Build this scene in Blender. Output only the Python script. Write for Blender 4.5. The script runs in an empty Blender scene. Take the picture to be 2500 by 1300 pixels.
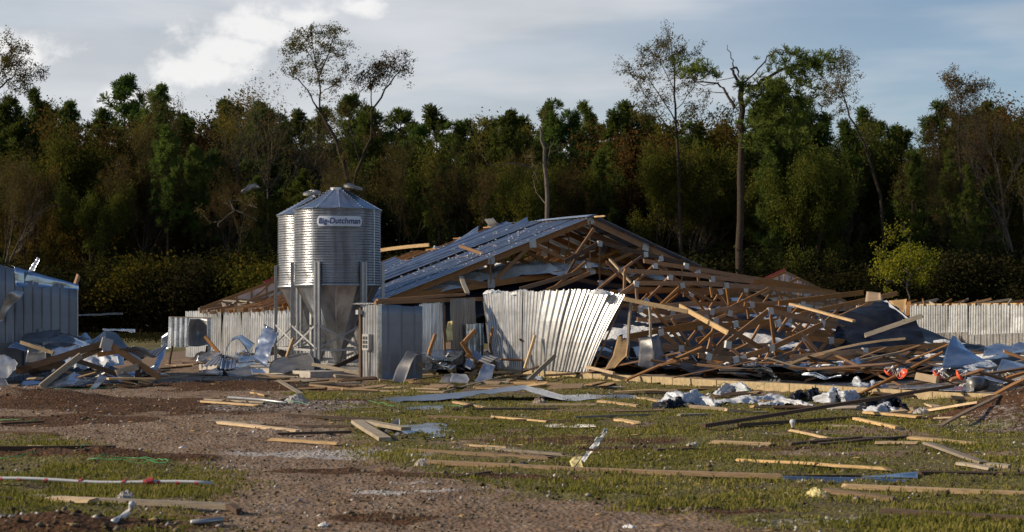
import bpy, math, random
import numpy as np
from mathutils import Vector, Matrix
scene = bpy.context.scene
col = scene.collection
R = math.radians
# ------------------------------------------------------------------ camera
F, EYE, YH = 4000.0, 1.7, 770.0          # focal length in photo pixels, eye height, horizon row of the 2500x1300 photo
cd = bpy.data.cameras.new('camera'); cam = bpy.data.objects.new('camera', cd); col.objects.link(cam)
cam.location = (0, 0, EYE); cam.rotation_euler = (R(90), 0, 0)
cd.sensor_width = 36; cd.lens = 36*F/2500; cd.shift_y = (YH-650)/2500
cd.clip_start = .1; cd.clip_end = 6000
cd.dof.use_dof = True; cd.dof.focus_distance = 34; cd.dof.aperture_fstop = 3.4
scene.camera = cam
# ------------------------------------------------------------------ light
SUN = Vector((-.93, -.03, .42)).normalized()          # direction towards the sun
sd = bpy.data.lights.new('sun', 'SUN'); sd.energy = 5.0; sd.angle = R(.5); sd.color = (1, .84, .62)
sun = bpy.data.objects.new('sun', sd); col.objects.link(sun)
sun.rotation_euler = SUN.to_track_quat('Z', 'Y').to_euler(); sun.location = (-60, 20, 60)
world = bpy.data.worlds.new('World'); scene.world = world; world.use_nodes = True
def build_world():
    nt = world.node_tree; N = nt.nodes; L = nt.links; N.clear()
    def nd(t, **k):
        n = N.new(t)
        for a, b in k.items(): setattr(n, a, b)
        return n
    def mth(op, a, b=None, c=None, clamp=False):
        n = nd('ShaderNodeMath', operation=op, use_clamp=clamp)
        for i, v in enumerate((a, b, c)):
            if v is None: continue
            if isinstance(v, (int, float)): n.inputs[i].default_value = v
            else: L.new(v, n.inputs[i])
        return n.outputs[0]
    def mix(f, a, b):
        n = nd('ShaderNodeMix', data_type='RGBA')
        for i, v in ((0, f), (6, a), (7, b)):
            if isinstance(v, (tuple, float, int)): n.inputs[i].default_value = v
            else: L.new(v, n.inputs[i])
        return n.outputs[2]
    def mrange(v, a, b, c=0, d=1):
        n = nd('ShaderNodeMapRange', interpolation_type='SMOOTHSTEP'); L.new(v, n.inputs[0])
        for i, q in enumerate((a, b, c, d)): n.inputs[i+1].default_value = q
        return n.outputs[0]
    sky = nd('ShaderNodeTexSky', sky_type='NISHITA'); sky.sun_disc = False
    sky.sun_elevation = math.asin(SUN.z); sky.sun_rotation = math.atan2(SUN.x, SUN.y)
    sky.air_density = 1.1; sky.dust_density = .4; sky.ozone_density = 2.0
    tc = nd('ShaderNodeTexCoord'); sp = nd('ShaderNodeSeparateXYZ'); L.new(tc.outputs['Generated'], sp.inputs[0])
    X, Y, Z = sp.outputs
    ay = mth('MAXIMUM', mth('ABSOLUTE', Y), .15)
    u = mth('DIVIDE', X, ay); v = mth('DIVIDE', Z, ay)
    def noise(scale, sc, detail=6, rough=.55, off=(0, 0, 0)):
        m = nd('ShaderNodeMapping'); L.new(tc.outputs['Generated'], m.inputs[0]); m.inputs['Scale'].default_value = sc; m.inputs['Location'].default_value = off
        n = nd('ShaderNodeTexNoise'); L.new(m.outputs[0], n.inputs[0]); n.inputs['Scale'].default_value = scale
        n.inputs['Detail'].default_value = detail; n.inputs['Roughness'].default_value = rough
        return n.outputs[0]
    # thin high veil: thicker towards the sun side, streaky
    st = noise(4.5, (1, 1, 6), 5, .5, (.3, .1, .2))
    side = mrange(X, .30, -.10)
    high = mrange(Z, .20, .36, 1, .05)
    veil = mth('MULTIPLY', mth('ADD', mth('MULTIPLY', side, .70), mth('ADD', mth('MULTIPLY', mrange(st, .40, .66), .42), .14), clamp=True), high)
    low = mrange(Z, .0, .16, .25, 0)
    veil = mth('ADD', veil, low, clamp=True)
    shade = noise(7, (1, 1, 4), 4, .5, (2, 1, 0))
    vcol = mix(mrange(shade, .3, .7), (5.1, 5.2, 5.35, 1), (6.6, 6.6, 6.7, 1))
    tint = nd('ShaderNodeMix', data_type='RGBA', blend_type='MULTIPLY'); tint.inputs[0].default_value = 1; L.new(sky.outputs[0], tint.inputs[6]); tint.inputs[7].default_value = (.67, .76, .87, 1)
    c = mix(mth('MULTIPLY', veil, .80), tint.outputs[2], vcol)
    # cumulus banks
    nz = noise(34, (1, 1, 1.3), 9, .58, (.7, 0, 0))
    front = mrange(Y, 0, .3)
    def blob(cu, cv, ru, rv):
        a = mth('DIVIDE', mth('SUBTRACT', u, cu), ru); b = mth('DIVIDE', mth('SUBTRACT', v, cv), rv)
        r = mth('SQRT', mth('ADD', mth('MULTIPLY', a, a), mth('MULTIPLY', b, b)))
        return mth('SUBTRACT', 1, r)
    bl = None
    for q in ((-.150, .174, .062, .020), (-.195, .150, .050, .018), (-.300, .160, .050, .020), (-.092, .188, .026, .010), (-.225, .130, .045, .018), (-.172, .162, .045, .018), (-.128, .182, .045, .013)):
        b = blob(*q); bl = b if bl is None else mth('MAXIMUM', bl, b)
    dens = mth('ADD', bl, mth('MULTIPLY', mth('SUBTRACT', nz, .5), 1.9))
    cm = mth('MULTIPLY', mrange(dens, .22, .72), front)
    c = mix(mth('MULTIPLY', cm, .85), c, (8.0, 7.9, 7.8, 1))
    bg = nd('ShaderNodeBackground'); bg.inputs['Strength'].default_value = .108; L.new(c, bg.inputs[0])
    out = nd('ShaderNodeOutputWorld'); L.new(bg.outputs[0], out.inputs[0])
build_world()
scene.render.engine = 'CYCLES'
vs = scene.view_settings; vs.view_transform = 'Standard'; vs.look = 'None'; vs.exposure = 0.15; vs.gamma = 1; vs.use_curve_mapping = False
# ------------------------------------------------------------------ helpers
rng = random.Random(7)
WM = {}
I4 = Matrix.Identity(4)
def at(px, py, Y): return Vector(((px-1250)/F*Y, Y, EYE+(YH-py)/F*Y))
def gr(px, py, z=0.0):
    Y = (EYE-z)*F/(py-YH)
    return Vector(((px-1250)/F*Y, Y, z))
def tag(o, label=None, cat=None, group=None, kind=None):
    if label: o['label'] = label
    if cat: o['category'] = cat
    if group: o['group'] = group
    if kind: o['kind'] = kind
    return o
def link(o, parent=None, M=I4):
    col.objects.link(o)
    if parent is not None:
        o.parent = parent; o.matrix_parent_inverse = WM[parent.name].inverted()
    o.matrix_basis = M; WM[o.name] = M.copy()
    return o
def empty(name, loc, parent=None):
    o = bpy.data.objects.new(name, None); o.empty_display_size = .3
    return link(o, parent, Matrix.Translation(loc))
def mk(name, verts, faces, mat, parent=None, M=I4, smooth=False, fm=None):
    me = bpy.data.meshes.new(name); me.from_pydata([tuple(v) for v in verts], [], faces)
    for m in (mat if isinstance(mat, (list, tuple)) else [mat]): me.materials.append(m)
    if fm is not None: me.polygons.foreach_set('material_index', fm)
    if smooth: me.polygons.foreach_set('use_smooth', [True]*len(me.polygons))
    me.update()
    return link(bpy.data.objects.new(name, me), parent, M)
def basis(x, up=Vector((0, 0, 1))):
    x = x.normalized()
    y = up.cross(x)
    if y.length < 1e-4: y = Vector((0, 1, 0)).cross(x)
    y.normalize(); z = x.cross(y)
    return x, y, z
def mat_from(x, y, z, p):
    return Matrix(((x.x, y.x, z.x, p.x), (x.y, y.y, z.y, p.y), (x.z, y.z, z.z, p.z), (0, 0, 0, 1)))
def board(name, p0, p1, w, t, mat, parent=None, up=Vector((0, 0, 1)), rag=0.0, bend=0.0, rg=None):
    """timber from p0 to p1; w across (local y), t along local z (nearest to up)"""
    rg = rg or rng
    x, y, z = basis(p1-p0, up); Lh = (p1-p0).length
    n = 6; V = []; Fc = []; tw = rg.uniform(-.006, .006)
    sw = rg.uniform(-.014, .014)
    for i in range(n+1):
        f = i/n; xx = -Lh/2+f*Lh; zz = bend*(1-(2*f-1)**2)+tw*math.sin(f*4+1); yy = sw*math.sin(f*5)
        for a, b in ((-1, -1), (1, -1), (1, 1), (-1, 1)):
            e = rg.uniform(-rag, rag) if i in (0, n) else 0
            V.append((xx+e, a*w/2+yy, b*t/2+zz))
    for i in range(n):
        for k in range(4):
            a = i*4+k; b = i*4+(k+1) % 4
            Fc.append((a, b, b+4, a+4))
    Fc.append((3, 2, 1, 0)); q = n*4; Fc.append((q, q+1, q+2, q+3))
    return mk(name, V, Fc, mat, parent, mat_from(x, y, z, (p0+p1)/2))
def tube(pts, r, sides=8, cap=True):
    V = []; Fc = []; n = len(pts)
    for i, p in enumerate(pts):
        d = (pts[min(i+1, n-1)]-pts[max(i-1, 0)])
        x, y, z = basis(d)
        rr = r[i] if isinstance(r, (list, tuple)) else r
        for k in range(sides):
            a = 2*math.pi*k/sides
            V.append(p+y*math.cos(a)*rr+z*math.sin(a)*rr)
    for i in range(n-1):
        for k in range(sides):
            a = i*sides+k; b = i*sides+(k+1) % sides
            Fc.append((a, b, b+sides, a+sides))
    if cap:
        Fc.append(tuple(range(sides))[::-1]); Fc.append(tuple(range((n-1)*sides, n*sides)))
    return V, Fc
def center(V):
    c = Vector((0, 0, 0))
    for v in V: c += v
    return c/len(V)
def mkc(name, V, Fc, mat, parent=None, smooth=False, fm=None):
    """mesh from world-space points with its origin at their centre"""
    V = [Vector(v) for v in V]; c = center(V)
    return mk(name, [v-c for v in V], Fc, mat, parent, Matrix.Translation(c), smooth, fm)
def box(name, lo, hi, mat, parent=None, ax=None, o=Vector((0, 0, 0))):
    V = []
    for k in (lo[2], hi[2]):
        for i, j in ((lo[0], lo[1]), (hi[0], lo[1]), (hi[0], hi[1]), (lo[0], hi[1])):
            V.append(Vector((i, j, k)) if ax is None else o+ax[0]*i+ax[1]*j+Vector((0, 0, k)))
    Fc = [(3, 2, 1, 0), (4, 5, 6, 7), (0, 1, 5, 4), (1, 2, 6, 5), (2, 3, 7, 6), (3, 0, 4, 7)]
    return mkc(name, V, Fc, mat, parent)
# value noise
_rs = np.random.RandomState(5); _tab = _rs.rand(256, 256)
def vnoise(x, y):
    x = np.asarray(x, float); y = np.asarray(y, float)
    xi = np.floor(x).astype(int); yi = np.floor(y).astype(int); fx = x-xi; fy = y-yi
    fx = fx*fx*(3-2*fx); fy = fy*fy*(3-2*fy)
    g = lambda i, j: _tab[i % 256, j % 256]
    return (g(xi, yi)*(1-fx)+g(xi+1, yi)*fx)*(1-fy)+(g(xi, yi+1)*(1-fx)+g(xi+1, yi+1)*fx)*fy
def fbm(x, y, o=4):
    s = 0; a = .5
    for k in range(o): s = s+a*vnoise(x*2**k+17*k, y*2**k+31*k); a *= .5
    return s/(1-.5**o)
def sst(x, a, b):
    t = np.clip((x-a)/(b-a), 0, 1); return t*t*(3-2*t)
# ------------------------------------------------------------------ materials
class NT:
    def __init__(s, name):
        s.m = bpy.data.materials.new(name); s.m.use_nodes = True; s.t = s.m.node_tree; s.t.nodes.clear()
        s.out = s.n('ShaderNodeOutputMaterial')
    def n(s, t, **k):
        q = s.t.nodes.new(t)
        for a, b in k.items(): setattr(q, a, b)
        return q
    def l(s, a, b): s.t.links.new(a, b)
    def set(s, sock, v):
        if hasattr(v, 'is_output'): s.l(v, sock)
        else: sock.default_value = v
    def noise(s, scale, vec=None, detail=4, rough=.55, stretch=None, coord='Object'):
        if vec is None:
            vec = s.n('ShaderNodeTexCoord').outputs[coord]
        if stretch:
            m = s.n('ShaderNodeMapping'); s.l(vec, m.inputs[0]); m.inputs['Scale'].default_value = stretch; vec = m.outputs[0]
        q = s.n('ShaderNodeTexNoise'); s.l(vec, q.inputs[0]); q.inputs['Scale'].default_value = scale; q.inputs['Detail'].default_value = detail; q.inputs['Roughness'].default_value = rough
        return q.outputs[0]
    def ramp(s, f, *stops):
        q = s.n('ShaderNodeValToRGB'); s.l(f, q.inputs[0]); e = q.color_ramp.elements
        while len(e) < len(stops): e.new(.5)
        for k, (p, c) in enumerate(stops):
            e[k].position = p; e[k].color = (c, c, c, 1) if isinstance(c, (int, float)) else tuple(c)+(1,)
        return q.outputs[0]
    def mix(s, f, a, b, mode='MIX'):
        q = s.n('ShaderNodeMix', data_type='RGBA', blend_type=mode)
        for i, v in ((0, f), (6, a), (7, b)):
            if isinstance(v, tuple) and len(v) == 3: v = v+(1,)
            s.set(q.inputs[i], v)
        return q.outputs[2]
    def math(s, op, a, b=0.0, clamp=False):
        q = s.n('ShaderNodeMath', operation=op, use_clamp=clamp); s.set(q.inputs[0], a); s.set(q.inputs[1], b); return q.outputs[0]
    def rnd(s): return s.n('ShaderNodeObjectInfo').outputs['Random']
    def bump(s, h, dist=.01, strength=1.0):
        q = s.n('ShaderNodeBump'); s.l(h, q.inputs['Height']); q.inputs['Distance'].default_value = dist; q.inputs['Strength'].default_value = strength
        return q.outputs[0]
    def pbr(s, color, rough=.8, metal=0.0, normal=None, spec=.5):
        q = s.n('ShaderNodeBsdfPrincipled')
        if isinstance(color, tuple): color = color+(1,) if len(color) == 3 else color
        s.set(q.inputs['Base Color'], color); s.set(q.inputs['Roughness'], rough); s.set(q.inputs['Metallic'], metal)
        q.inputs['Specular IOR Level'].default_value = spec
        if normal is not None: s.l(normal, q.inputs['Normal'])
        s.l(q.outputs[0], s.out.inputs[0]); return s.m
def sc(c, k): return tuple(x*k for x in c)
def m_wood(name, base, var=.35, grey=0.0):
    s = NT(name); r = s.rnd()
    g = s.noise(5, stretch=(1.2, 16, 16), detail=5)
    c = s.mix(s.ramp(g, (.3, 0.0), (.75, 1.0)), sc(base, .68), sc(base, 1.15))
    kn = s.noise(2.2, stretch=(2.5, 6, 6), detail=2)
    c = s.mix(s.math('MULTIPLY', s.ramp(kn, (.66, 0.0), (.76, 1.0)), .6), c, sc(base, .35))
    dirt = s.noise(1.7, coord='Object', detail=5)
    c = s.mix(s.math('MULTIPLY', s.ramp(dirt, (.48, 0.0), (.72, 1.0)), .4), c, (.10, .07, .045))
    v = s.n('ShaderNodeHueSaturation'); s.l(c, v.inputs['Color'])
    s.l(s.math('ADD', s.math('MULTIPLY', r, var*2), 1-var), v.inputs['Value'])
    s.l(s.math('ADD', s.math('MULTIPLY', s.math('FRACT', s.math('MULTIPLY', r, 7.31)), .3), .82), v.inputs['Saturation'])
    return s.pbr(v.outputs[0], .82, normal=s.bump(g, .004), spec=.3)
def m_metal(name, base=.62, rough=.38, metal=.85, dirt=.25, tint=(1, 1, 1.02), dirtc=(.17, .14, .11), streak=0.0):
    s = NT(name); r = s.rnd()
    a = s.noise(3.0, detail=6); b = s.noise(38, detail=2)
    c = s.mix(s.ramp(a, (.3, 0.0), (.7, 1.0)), tuple(base*.8*x for x in tint), tuple(min(base*1.1*x, 1) for x in tint))
    c = s.mix(s.math('MULTIPLY', b, .25), c, tuple(base*.6*x for x in tint))
    d = s.noise(1.3, detail=8, rough=.65)
    dm = s.math('MULTIPLY', s.ramp(d, (.5, 0.0), (.7, 1.0)), dirt)
    c = s.mix(dm, c, dirtc)
    if streak:
        k = s.noise(5, stretch=(1, 1, .07), detail=6); c = s.mix(s.math('MULTIPLY', s.ramp(k, (.45, 0.0), (.70, 1.0)), streak), c, dirtc)
    v = s.n('ShaderNodeHueSaturation'); s.l(c, v.inputs['Color']); s.l(s.math('ADD', s.math('MULTIPLY', r, .35), .82), v.inputs['Value'])
    rr = s.math('ADD', s.math('MULTIPLY', a, .25), rough-.12)
    mt = s.math('MULTIPLY', s.math('SUBTRACT', 1.0, dm), metal)
    return s.pbr(v.outputs[0], rr, mt, s.bump(a, .02, .5))
def m_plain(name, c, rough=.7, metal=0.0, var=.2, scale=4.0, bump=.005, spec=.4):
    s = NT(name); a = s.noise(scale, detail=6)
    k = s.mix(s.ramp(a, (.3, 0.0), (.7, 1.0)), sc(c, 1-var), sc(c, 1+var))
    return s.pbr(k, rough, metal, s.bump(a, bump), spec)
def m_leaf(name, cols, trans=.35):
    """leaf: colour picked per leaf from a list, shifted per tree; lets light through"""
    s = NT(name)
    isl = s.n('ShaderNodeNewGeometry').outputs['Random Per Island']; r = s.rnd()
    big = s.noise(.35, detail=2)
    f = s.math('ADD', s.math('MULTIPLY', isl, .45), s.math('MULTIPLY', big, .55))
    st = [(.25+.5*i/max(1, len(cols)-1), c) for i, c in enumerate(cols)]
    c = s.ramp(f, *st)
    h = s.n('ShaderNodeHueSaturation'); s.l(c, h.inputs['Color']); s.l(s.math('ADD', s.math('MULTIPLY', r, .5), .75), h.inputs['Value'])
    s.l(s.math('ADD', s.math('MULTIPLY', s.math('FRACT', s.math('MULTIPLY', r, 5.7)), .05), .475), h.inputs['Hue'])
    d = s.n('ShaderNodeBsdfDiffuse'); s.l(h.outputs[0], d.inputs[0])
    t = s.n('ShaderNodeBsdfTranslucent'); s.l(h.outputs[0], t.inputs[0])
    mx = s.n('ShaderNodeMixShader'); mx.inputs[0].default_value = trans; s.l(d.outputs[0], mx.inputs[1]); s.l(t.outputs[0], mx.inputs[2])
    s.l(mx.outputs[0], s.out.inputs[0]); return s.m
def m_ground():
    s = NT('ground_mat')
    geo = s.n('ShaderNodeNewGeometry').outputs['Position']
    def att(n): return s.n('ShaderNodeAttribute', attribute_name=n).outputs['Fac']
    gA, sA, pA = att('grass'), att('soil'), att('pale')
    fine = s.noise(9, geo, 8, .7); mid = s.noise(1.6, geo, 6, .6); peb = s.n('ShaderNodeTexVoronoi'); s.l(geo, peb.inputs[0]); peb.inputs['Scale'].default_value = 22
    pc = s.n('ShaderNodeSeparateColor'); s.l(peb.outputs['Color'], pc.inputs[0])
    gravel = s.mix(s.ramp(fine, (.3, 0.0), (.7, 1.0)), (.125, .082, .053), (.34, .235, .155))
    gravel = s.mix(s.math('MULTIPLY', s.ramp(pc.outputs[0], (.6, 0.0), (.95, 1.0)), .55), gravel, (.33, .28, .24))
    gravel = s.mix(s.ramp(mid, (.42, 0.0), (.62, .55)), gravel, (.16, .095, .058))
    soil = s.mix(s.ramp(fine, (.35, 0.0), (.7, 1.0)), (.042, .021, .011), (.15, .075, .036))
    thatch = s.mix(s.ramp(fine, (.3, 0.0), (.7, 1.0)), (.075, .068, .020), (.215, .185, .068))
    thatch = s.mix(s.ramp(mid, (.45, 0.0), (.68, .8)), thatch, (.12, .085, .05))
    gm = s.ramp(s.math('ADD', gA, s.math('MULTIPLY', s.math('SUBTRACT', fine, .5), .7)), (.42, 0.0), (.62, 1.0))
    c = s.mix(gm, gravel, thatch)
    sm = s.ramp(s.math('ADD', sA, s.math('MULTIPLY', s.math('SUBTRACT', fine, .5), .6)), (.35, 0.0), (.65, 1.0))
    c = s.mix(sm, c, soil)
    pm = s.ramp(s.math('ADD', pA, s.math('MULTIPLY', s.math('SUBTRACT', fine, .5), 1.1)), (.5, 0.0), (.78, .8))
    c = s.mix(pm, c, (.46, .43, .41))
    h = s.math('ADD', fine, s.math('MULTIPLY', peb.outputs['Distance'], .6))
    return s.pbr(c, .95, normal=s.bump(h, .045, .9), spec=.15)
M = {}
M['fresh'] = m_wood('wood_fresh', (.56, .39, .21), .22)
M['brown'] = m_wood('wood_brown', (.34, .168, .066), .25)
M['tan'] = m_wood('wood_tan', (.30, .195, .105), .25)
M['dark'] = m_wood('wood_dark', (.095, .058, .036), .35)
M['grey'] = m_wood('wood_grey', (.33, .275, .205), .25)
M['plywood'] = m_wood('plywood', (.47, .31, .16), .2)
M['galv'] = m_metal('galvanised', .56, .25, .92, .22, (.93, .98, 1.06))
M['galv_wall'] = m_metal('galvanised_wall', .50, .38, .66, .35, (.97, .99, 1.02), streak=.35)
M['galv_bin'] = m_metal('galvanised_bin', .46, .32, .92, .3, (.92, .97, 1.06), streak=.6)
M['galv_roof'] = m_metal('galvanised_roof', .42, .32, .85, .14, (.80, .93, 1.14))  # blue of the reflected sky is mixed into this base
M['galv_blue'] = m_metal('galvanised_shiny', .52, .20, .95, .14, (.80, .95, 1.14))  # sky blue that shaded metal reflects, tinted into the base colour
M['galv_old'] = m_metal('galvanised_dull', .20, .42, .75, .6)
M['plank'] = m_metal('plank_grey', .25, .50, .35, .35, (.84, .95, 1.10), (.16, .13, .10))
M['steel'] = m_metal('steel_post', .40, .45, .75, .3)
M['gusset'] = m_metal('gusset', .42, .42, .6, .25)
M['block'] = m_plain('block_tan', (.38, .29, .165), .9, var=.22, scale=9, bump=.01)
M['concrete'] = m_plain('concrete', (.40, .37, .33), .9, var=.2, scale=7, bump=.01)
M['insul'] = m_plain('insulation_white', (.74, .73, .70), .95, var=.16, scale=14, bump=.03)
M['tuft'] = m_plain('insulation_tuft', (.36, .33, .30), .95, var=.25, scale=14, bump=.02)
M['yellow'] = m_plain('insulation_yellow', (.62, .52, .24), .95, var=.25, scale=12, bump=.03)
M['blackpl'] = m_plain('plastic_black', (.008, .009, .014), .42, var=.3, scale=3, bump=.02, spec=.16)
M['silverpl'] = m_plain('plastic_silver', (.44, .46, .50), .42, .1, var=.15, scale=6, bump=.01)
M['whitepl'] = m_plain('plastic_white', (.50, .50, .51), .4, var=.08, scale=5)
M['orange'] = m_plain('plastic_orange', (.75, .10, .03), .35, var=.12)
M['red'] = m_plain('red_trim', (.38, .045, .05), .5, var=.2)
M['green'] = m_plain('green_twine', (.08, .34, .12), .6, var=.15)
M['rock'] = m_plain('clod', (.21, .165, .13), .95, var=.4, scale=5)
M['signw'] = m_plain('sign_white', (.58, .63, .72), .4, var=.08)
M['signb'] = m_plain('sign_blue', (.012, .03, .16), .4, var=.1)
M['boxgrey'] = m_plain('meter_grey', (.33, .33, .33), .5, var=.15)
M['drk'] = m_plain('dark_plastic', (.03, .03, .033), .5, var=.2)
M['whitewall'] = m_plain('white_liner', (.62, .60, .57), .8, var=.12, scale=2)
M['bark'] = m_plain('bark', (.050, .038, .029), .95, var=.35, scale=6, bump=.02, spec=.1)
M['barkp'] = m_plain('bark_pale', (.13, .108, .09), .95, var=.3, scale=6, bump=.02, spec=.1)
M['pine'] = m_leaf('needles', [(.040, .064, .018), (.085, .125, .026), (.13, .165, .035)], .45)
M['olive'] = m_leaf('leaves_olive', [(.040, .050, .012), (.090, .100, .020), (.16, .145, .026)], .45)
M['rust'] = m_leaf('leaves_rust', [(.045, .042, .014), (.105, .070, .020), (.18, .095, .026)], .45)
M['gold'] = m_leaf('leaves_gold', [(.055, .060, .012), (.14, .115, .015), (.27, .17, .018)], .45)
M['thin'] = m_leaf('leaves_brown', [(.045, .042, .016), (.095, .078, .026), (.15, .105, .034)], .45)
M['lime'] = m_leaf('leaves_lime', [(.08, .095, .012), (.16, .17, .018), (.26, .24, .02)], .45)
M['goldbr'] = m_leaf('leaves_goldbrush', [(.024, .030, .008), (.055, .055, .010), (.13, .095, .013)], .4)
M['brush'] = m_leaf('leaves_brush_shaded', [(.012, .014, .006), (.026, .026, .010), (.045, .038, .013)], .3)  # leaf colour darkened to carry the shade low in the wood
M['grass'] = m_leaf('grass_blade', [(.105, .108, .020), (.165, .152, .034), (.29, .222, .08)], .35)
M['ground'] = m_ground()
# ------------------------------------------------------------------ ground
def masks(x, y):
    x = np.asarray(x, float); y = np.asarray(y, float)
    wob = (fbm(x*.35, y*.35)-.5)*3.2+(fbm(x*1.7, y*1.7)-.5)*1.0
    lf = np.interp(y, [8, 13, 18, 20, 23.5, 26, 60], [-1.0, -2.5, -3.8, -5.1, -7.4, -14, -16])
    rt = np.interp(y, [8, 13, 15.8, 19, 23.4, 36, 44, 60], [4.5, 2.0, .0, -1.1, -1.9, -4.6, -2.5, -2.0])
    road = sst(x-lf+wob*.55, -.5, .9)*sst(rt-x+wob*.55, -.5, .9)
    grass = 1-road
    soil = np.zeros_like(x)
    def blob(cx, cy, rx, ry, k=1.0):
        d = np.sqrt(((x-cx)/rx)**2+((y-cy)/ry)**2)+(fbm(x*.8+3, y*.8)-.5)*1.1
        return k*(1-sst(d, .55, 1.1))
    for q in ((-6.6, 31, 4.6, 3.2), (-6.6, 39, 4, 3), (-8.2, 26.5, 2.5, 1.4), (-3.6, 13.2, 1.25, .75), (-5.1, 19.2, 2.1, .5), (-.35, 17.2, 1.3, .32),
              (8.6, 26, 1.9, 3.4), (-1.0, 13.6, .7, .4), (1.6, 14.2, .8, .3), (.9, 22.3, 1.8, .8, .7), (2.6, 20.8, 2.2, .5, .6), (-2.0, 17.8, 1.0, .35), (4.6, 22.3, 1.3, .3, .8)):
        soil = np.maximum(soil, blob(*q))
    pale = np.zeros_like(x)
    for q in ((-2.4, 20, 1.5, 1.0, .75), (-1.0, 15.6, .8, .22, .95), (-.9, 16.3, .6, .2, .6), (-4.2, 30.5, 2.6, 2.2, .6), (-8.2, 42, 5, 3.5, .55), (7.6, 24.5, 1.6, 2.0, .55), (-3.2, 24, 1.6, 2.4, .5), (5, 36, 14, 3.5, .4), (2.6, 13.4, .8, .3, .6)):
        pale = np.maximum(pale, blob(*q))
    far = sst(y, 50, 62)
    bare = sst(fbm(x*.55+9, y*.55+4), .58, .74)*.6*(1-far)
    return np.clip(grass-bare, 0, 1), soil, pale
def gz(x, y):
    x = np.asarray(x, float); y = np.asarray(y, float)
    near = 1-sst(y, 60, 110)
    z = ((fbm(x*1.1, y*1.1)-.5)*.07+(fbm(x*4.5+5, y*4.5)-.5)*.065+np.maximum(fbm(x*7+1, y*7+9)-.55, 0)*.10)*near
    def m(cx, cy, rx, ry, h):
        d = np.sqrt(((x-cx)/rx)**2+((y-cy)/ry)**2)
        return h*(1-sst(d, 0, 1))*(.7+.6*fbm(x*2.5, y*2.5))
    z = z+m(-3.7, 13.0, 1.0, .6, .13)+m(-5.3, 19.2, 2.4, .55, .13)+m(9.0, 26.5, 2.4, 3.6, .6)+m(-9.5, 32, 2.6, 2, .3)+m(-6.8, 39, 3.5, 2.2, .12)
    wl = (x-.53)*.845+(y-42.5)*.535; sl_ = (x-.53)*-.535+(y-42.5)*.845
    z = z+.13*np.exp(-((wl+.25)/.4)**2)*(sl_ < 2)*(.5+fbm(x*1.5, y*1.5))
    return z
def build_ground():
    def axis(fine0, fine1, step, lo, hi, g=1.13):
        a = list(np.arange(fine0, fine1, step)); s = step; v = fine1
        while v < hi: a.append(v); s *= g; v += s
        a.append(hi); s = step; v = fine0-step; b = []
        while v > lo: b.append(v); s *= g; v -= s
        b.append(lo); return np.array(b[::-1]+a)
    xs = axis(-12, 12, .11, -2500, 2500); ys = axis(10, 42, .11, -60, 5000)
    Xg, Yg = np.meshgrid(xs, ys); Z = gz(Xg, Yg); Z = Z*(1-sst(np.abs(Xg), 16, 40))
    nx, ny = len(xs), len(ys)
    V = np.stack([Xg, Yg, Z], -1).reshape(-1, 3).astype(np.float32)
    i = (np.arange(ny-1)[:, None]*nx+np.arange(nx-1)[None, :]).reshape(-1)
    Fc = np.stack([i, i+1, i+1+nx, i+nx], -1).astype(np.int32)
    me = np_mesh('ground', V, Fc)
    g, s_, p = masks(Xg.reshape(-1), Yg.reshape(-1))
    for n, a in (('grass', g), ('soil', s_), ('pale', p)):
        at_ = me.attributes.new(n, 'FLOAT', 'POINT'); at_.data.foreach_set('value', a.astype(np.float32))
    me.materials.append(M['ground']); me.polygons.foreach_set('use_smooth', np.ones(len(Fc), bool))
    o = link(bpy.data.objects.new('ground', me)); tag(o, kind='structure')
def np_mesh(name, V, Fc):
    me = bpy.data.meshes.new(name); n = Fc.shape[1]
    me.vertices.add(len(V)); me.vertices.foreach_set('co', np.ascontiguousarray(V, np.float32).reshape(-1))
    me.loops.add(Fc.size); me.loops.foreach_set('vertex_index', np.ascontiguousarray(Fc, np.int32).reshape(-1))
    me.polygons.add(len(Fc)); me.polygons.foreach_set('loop_start', np.arange(0, Fc.size, n, dtype=np.int32))
    me.update(calc_edges=True); return me
build_ground()
def G(x, y): return float(gz(x, y))
# ------------------------------------------------------------------ barn frame of reference
A2 = Vector((-.535, .845, 0)).normalized(); N2 = Vector((.845, .535, 0)).normalized(); P2 = Vector((.53, 42.5, 0))
def bp(s, w, z): return P2+A2*s+N2*w+Vector((0, 0, z))
CS = P2.dot(A2)
def on_s(px, py, s):
    """point on the vertical plane across the barn at station s"""
    k = (px-1250)/F; Y = (CS+s)/(k*A2.x+A2.y); return at(px, py, Y)
def on_w(px, py, w):
    """point on the vertical plane along the barn at distance w behind its near wall"""
    k = (px-1250)/F; Y = (P2.dot(N2)+w)/(k*N2.x+N2.y); return at(px, py, Y)
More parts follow.
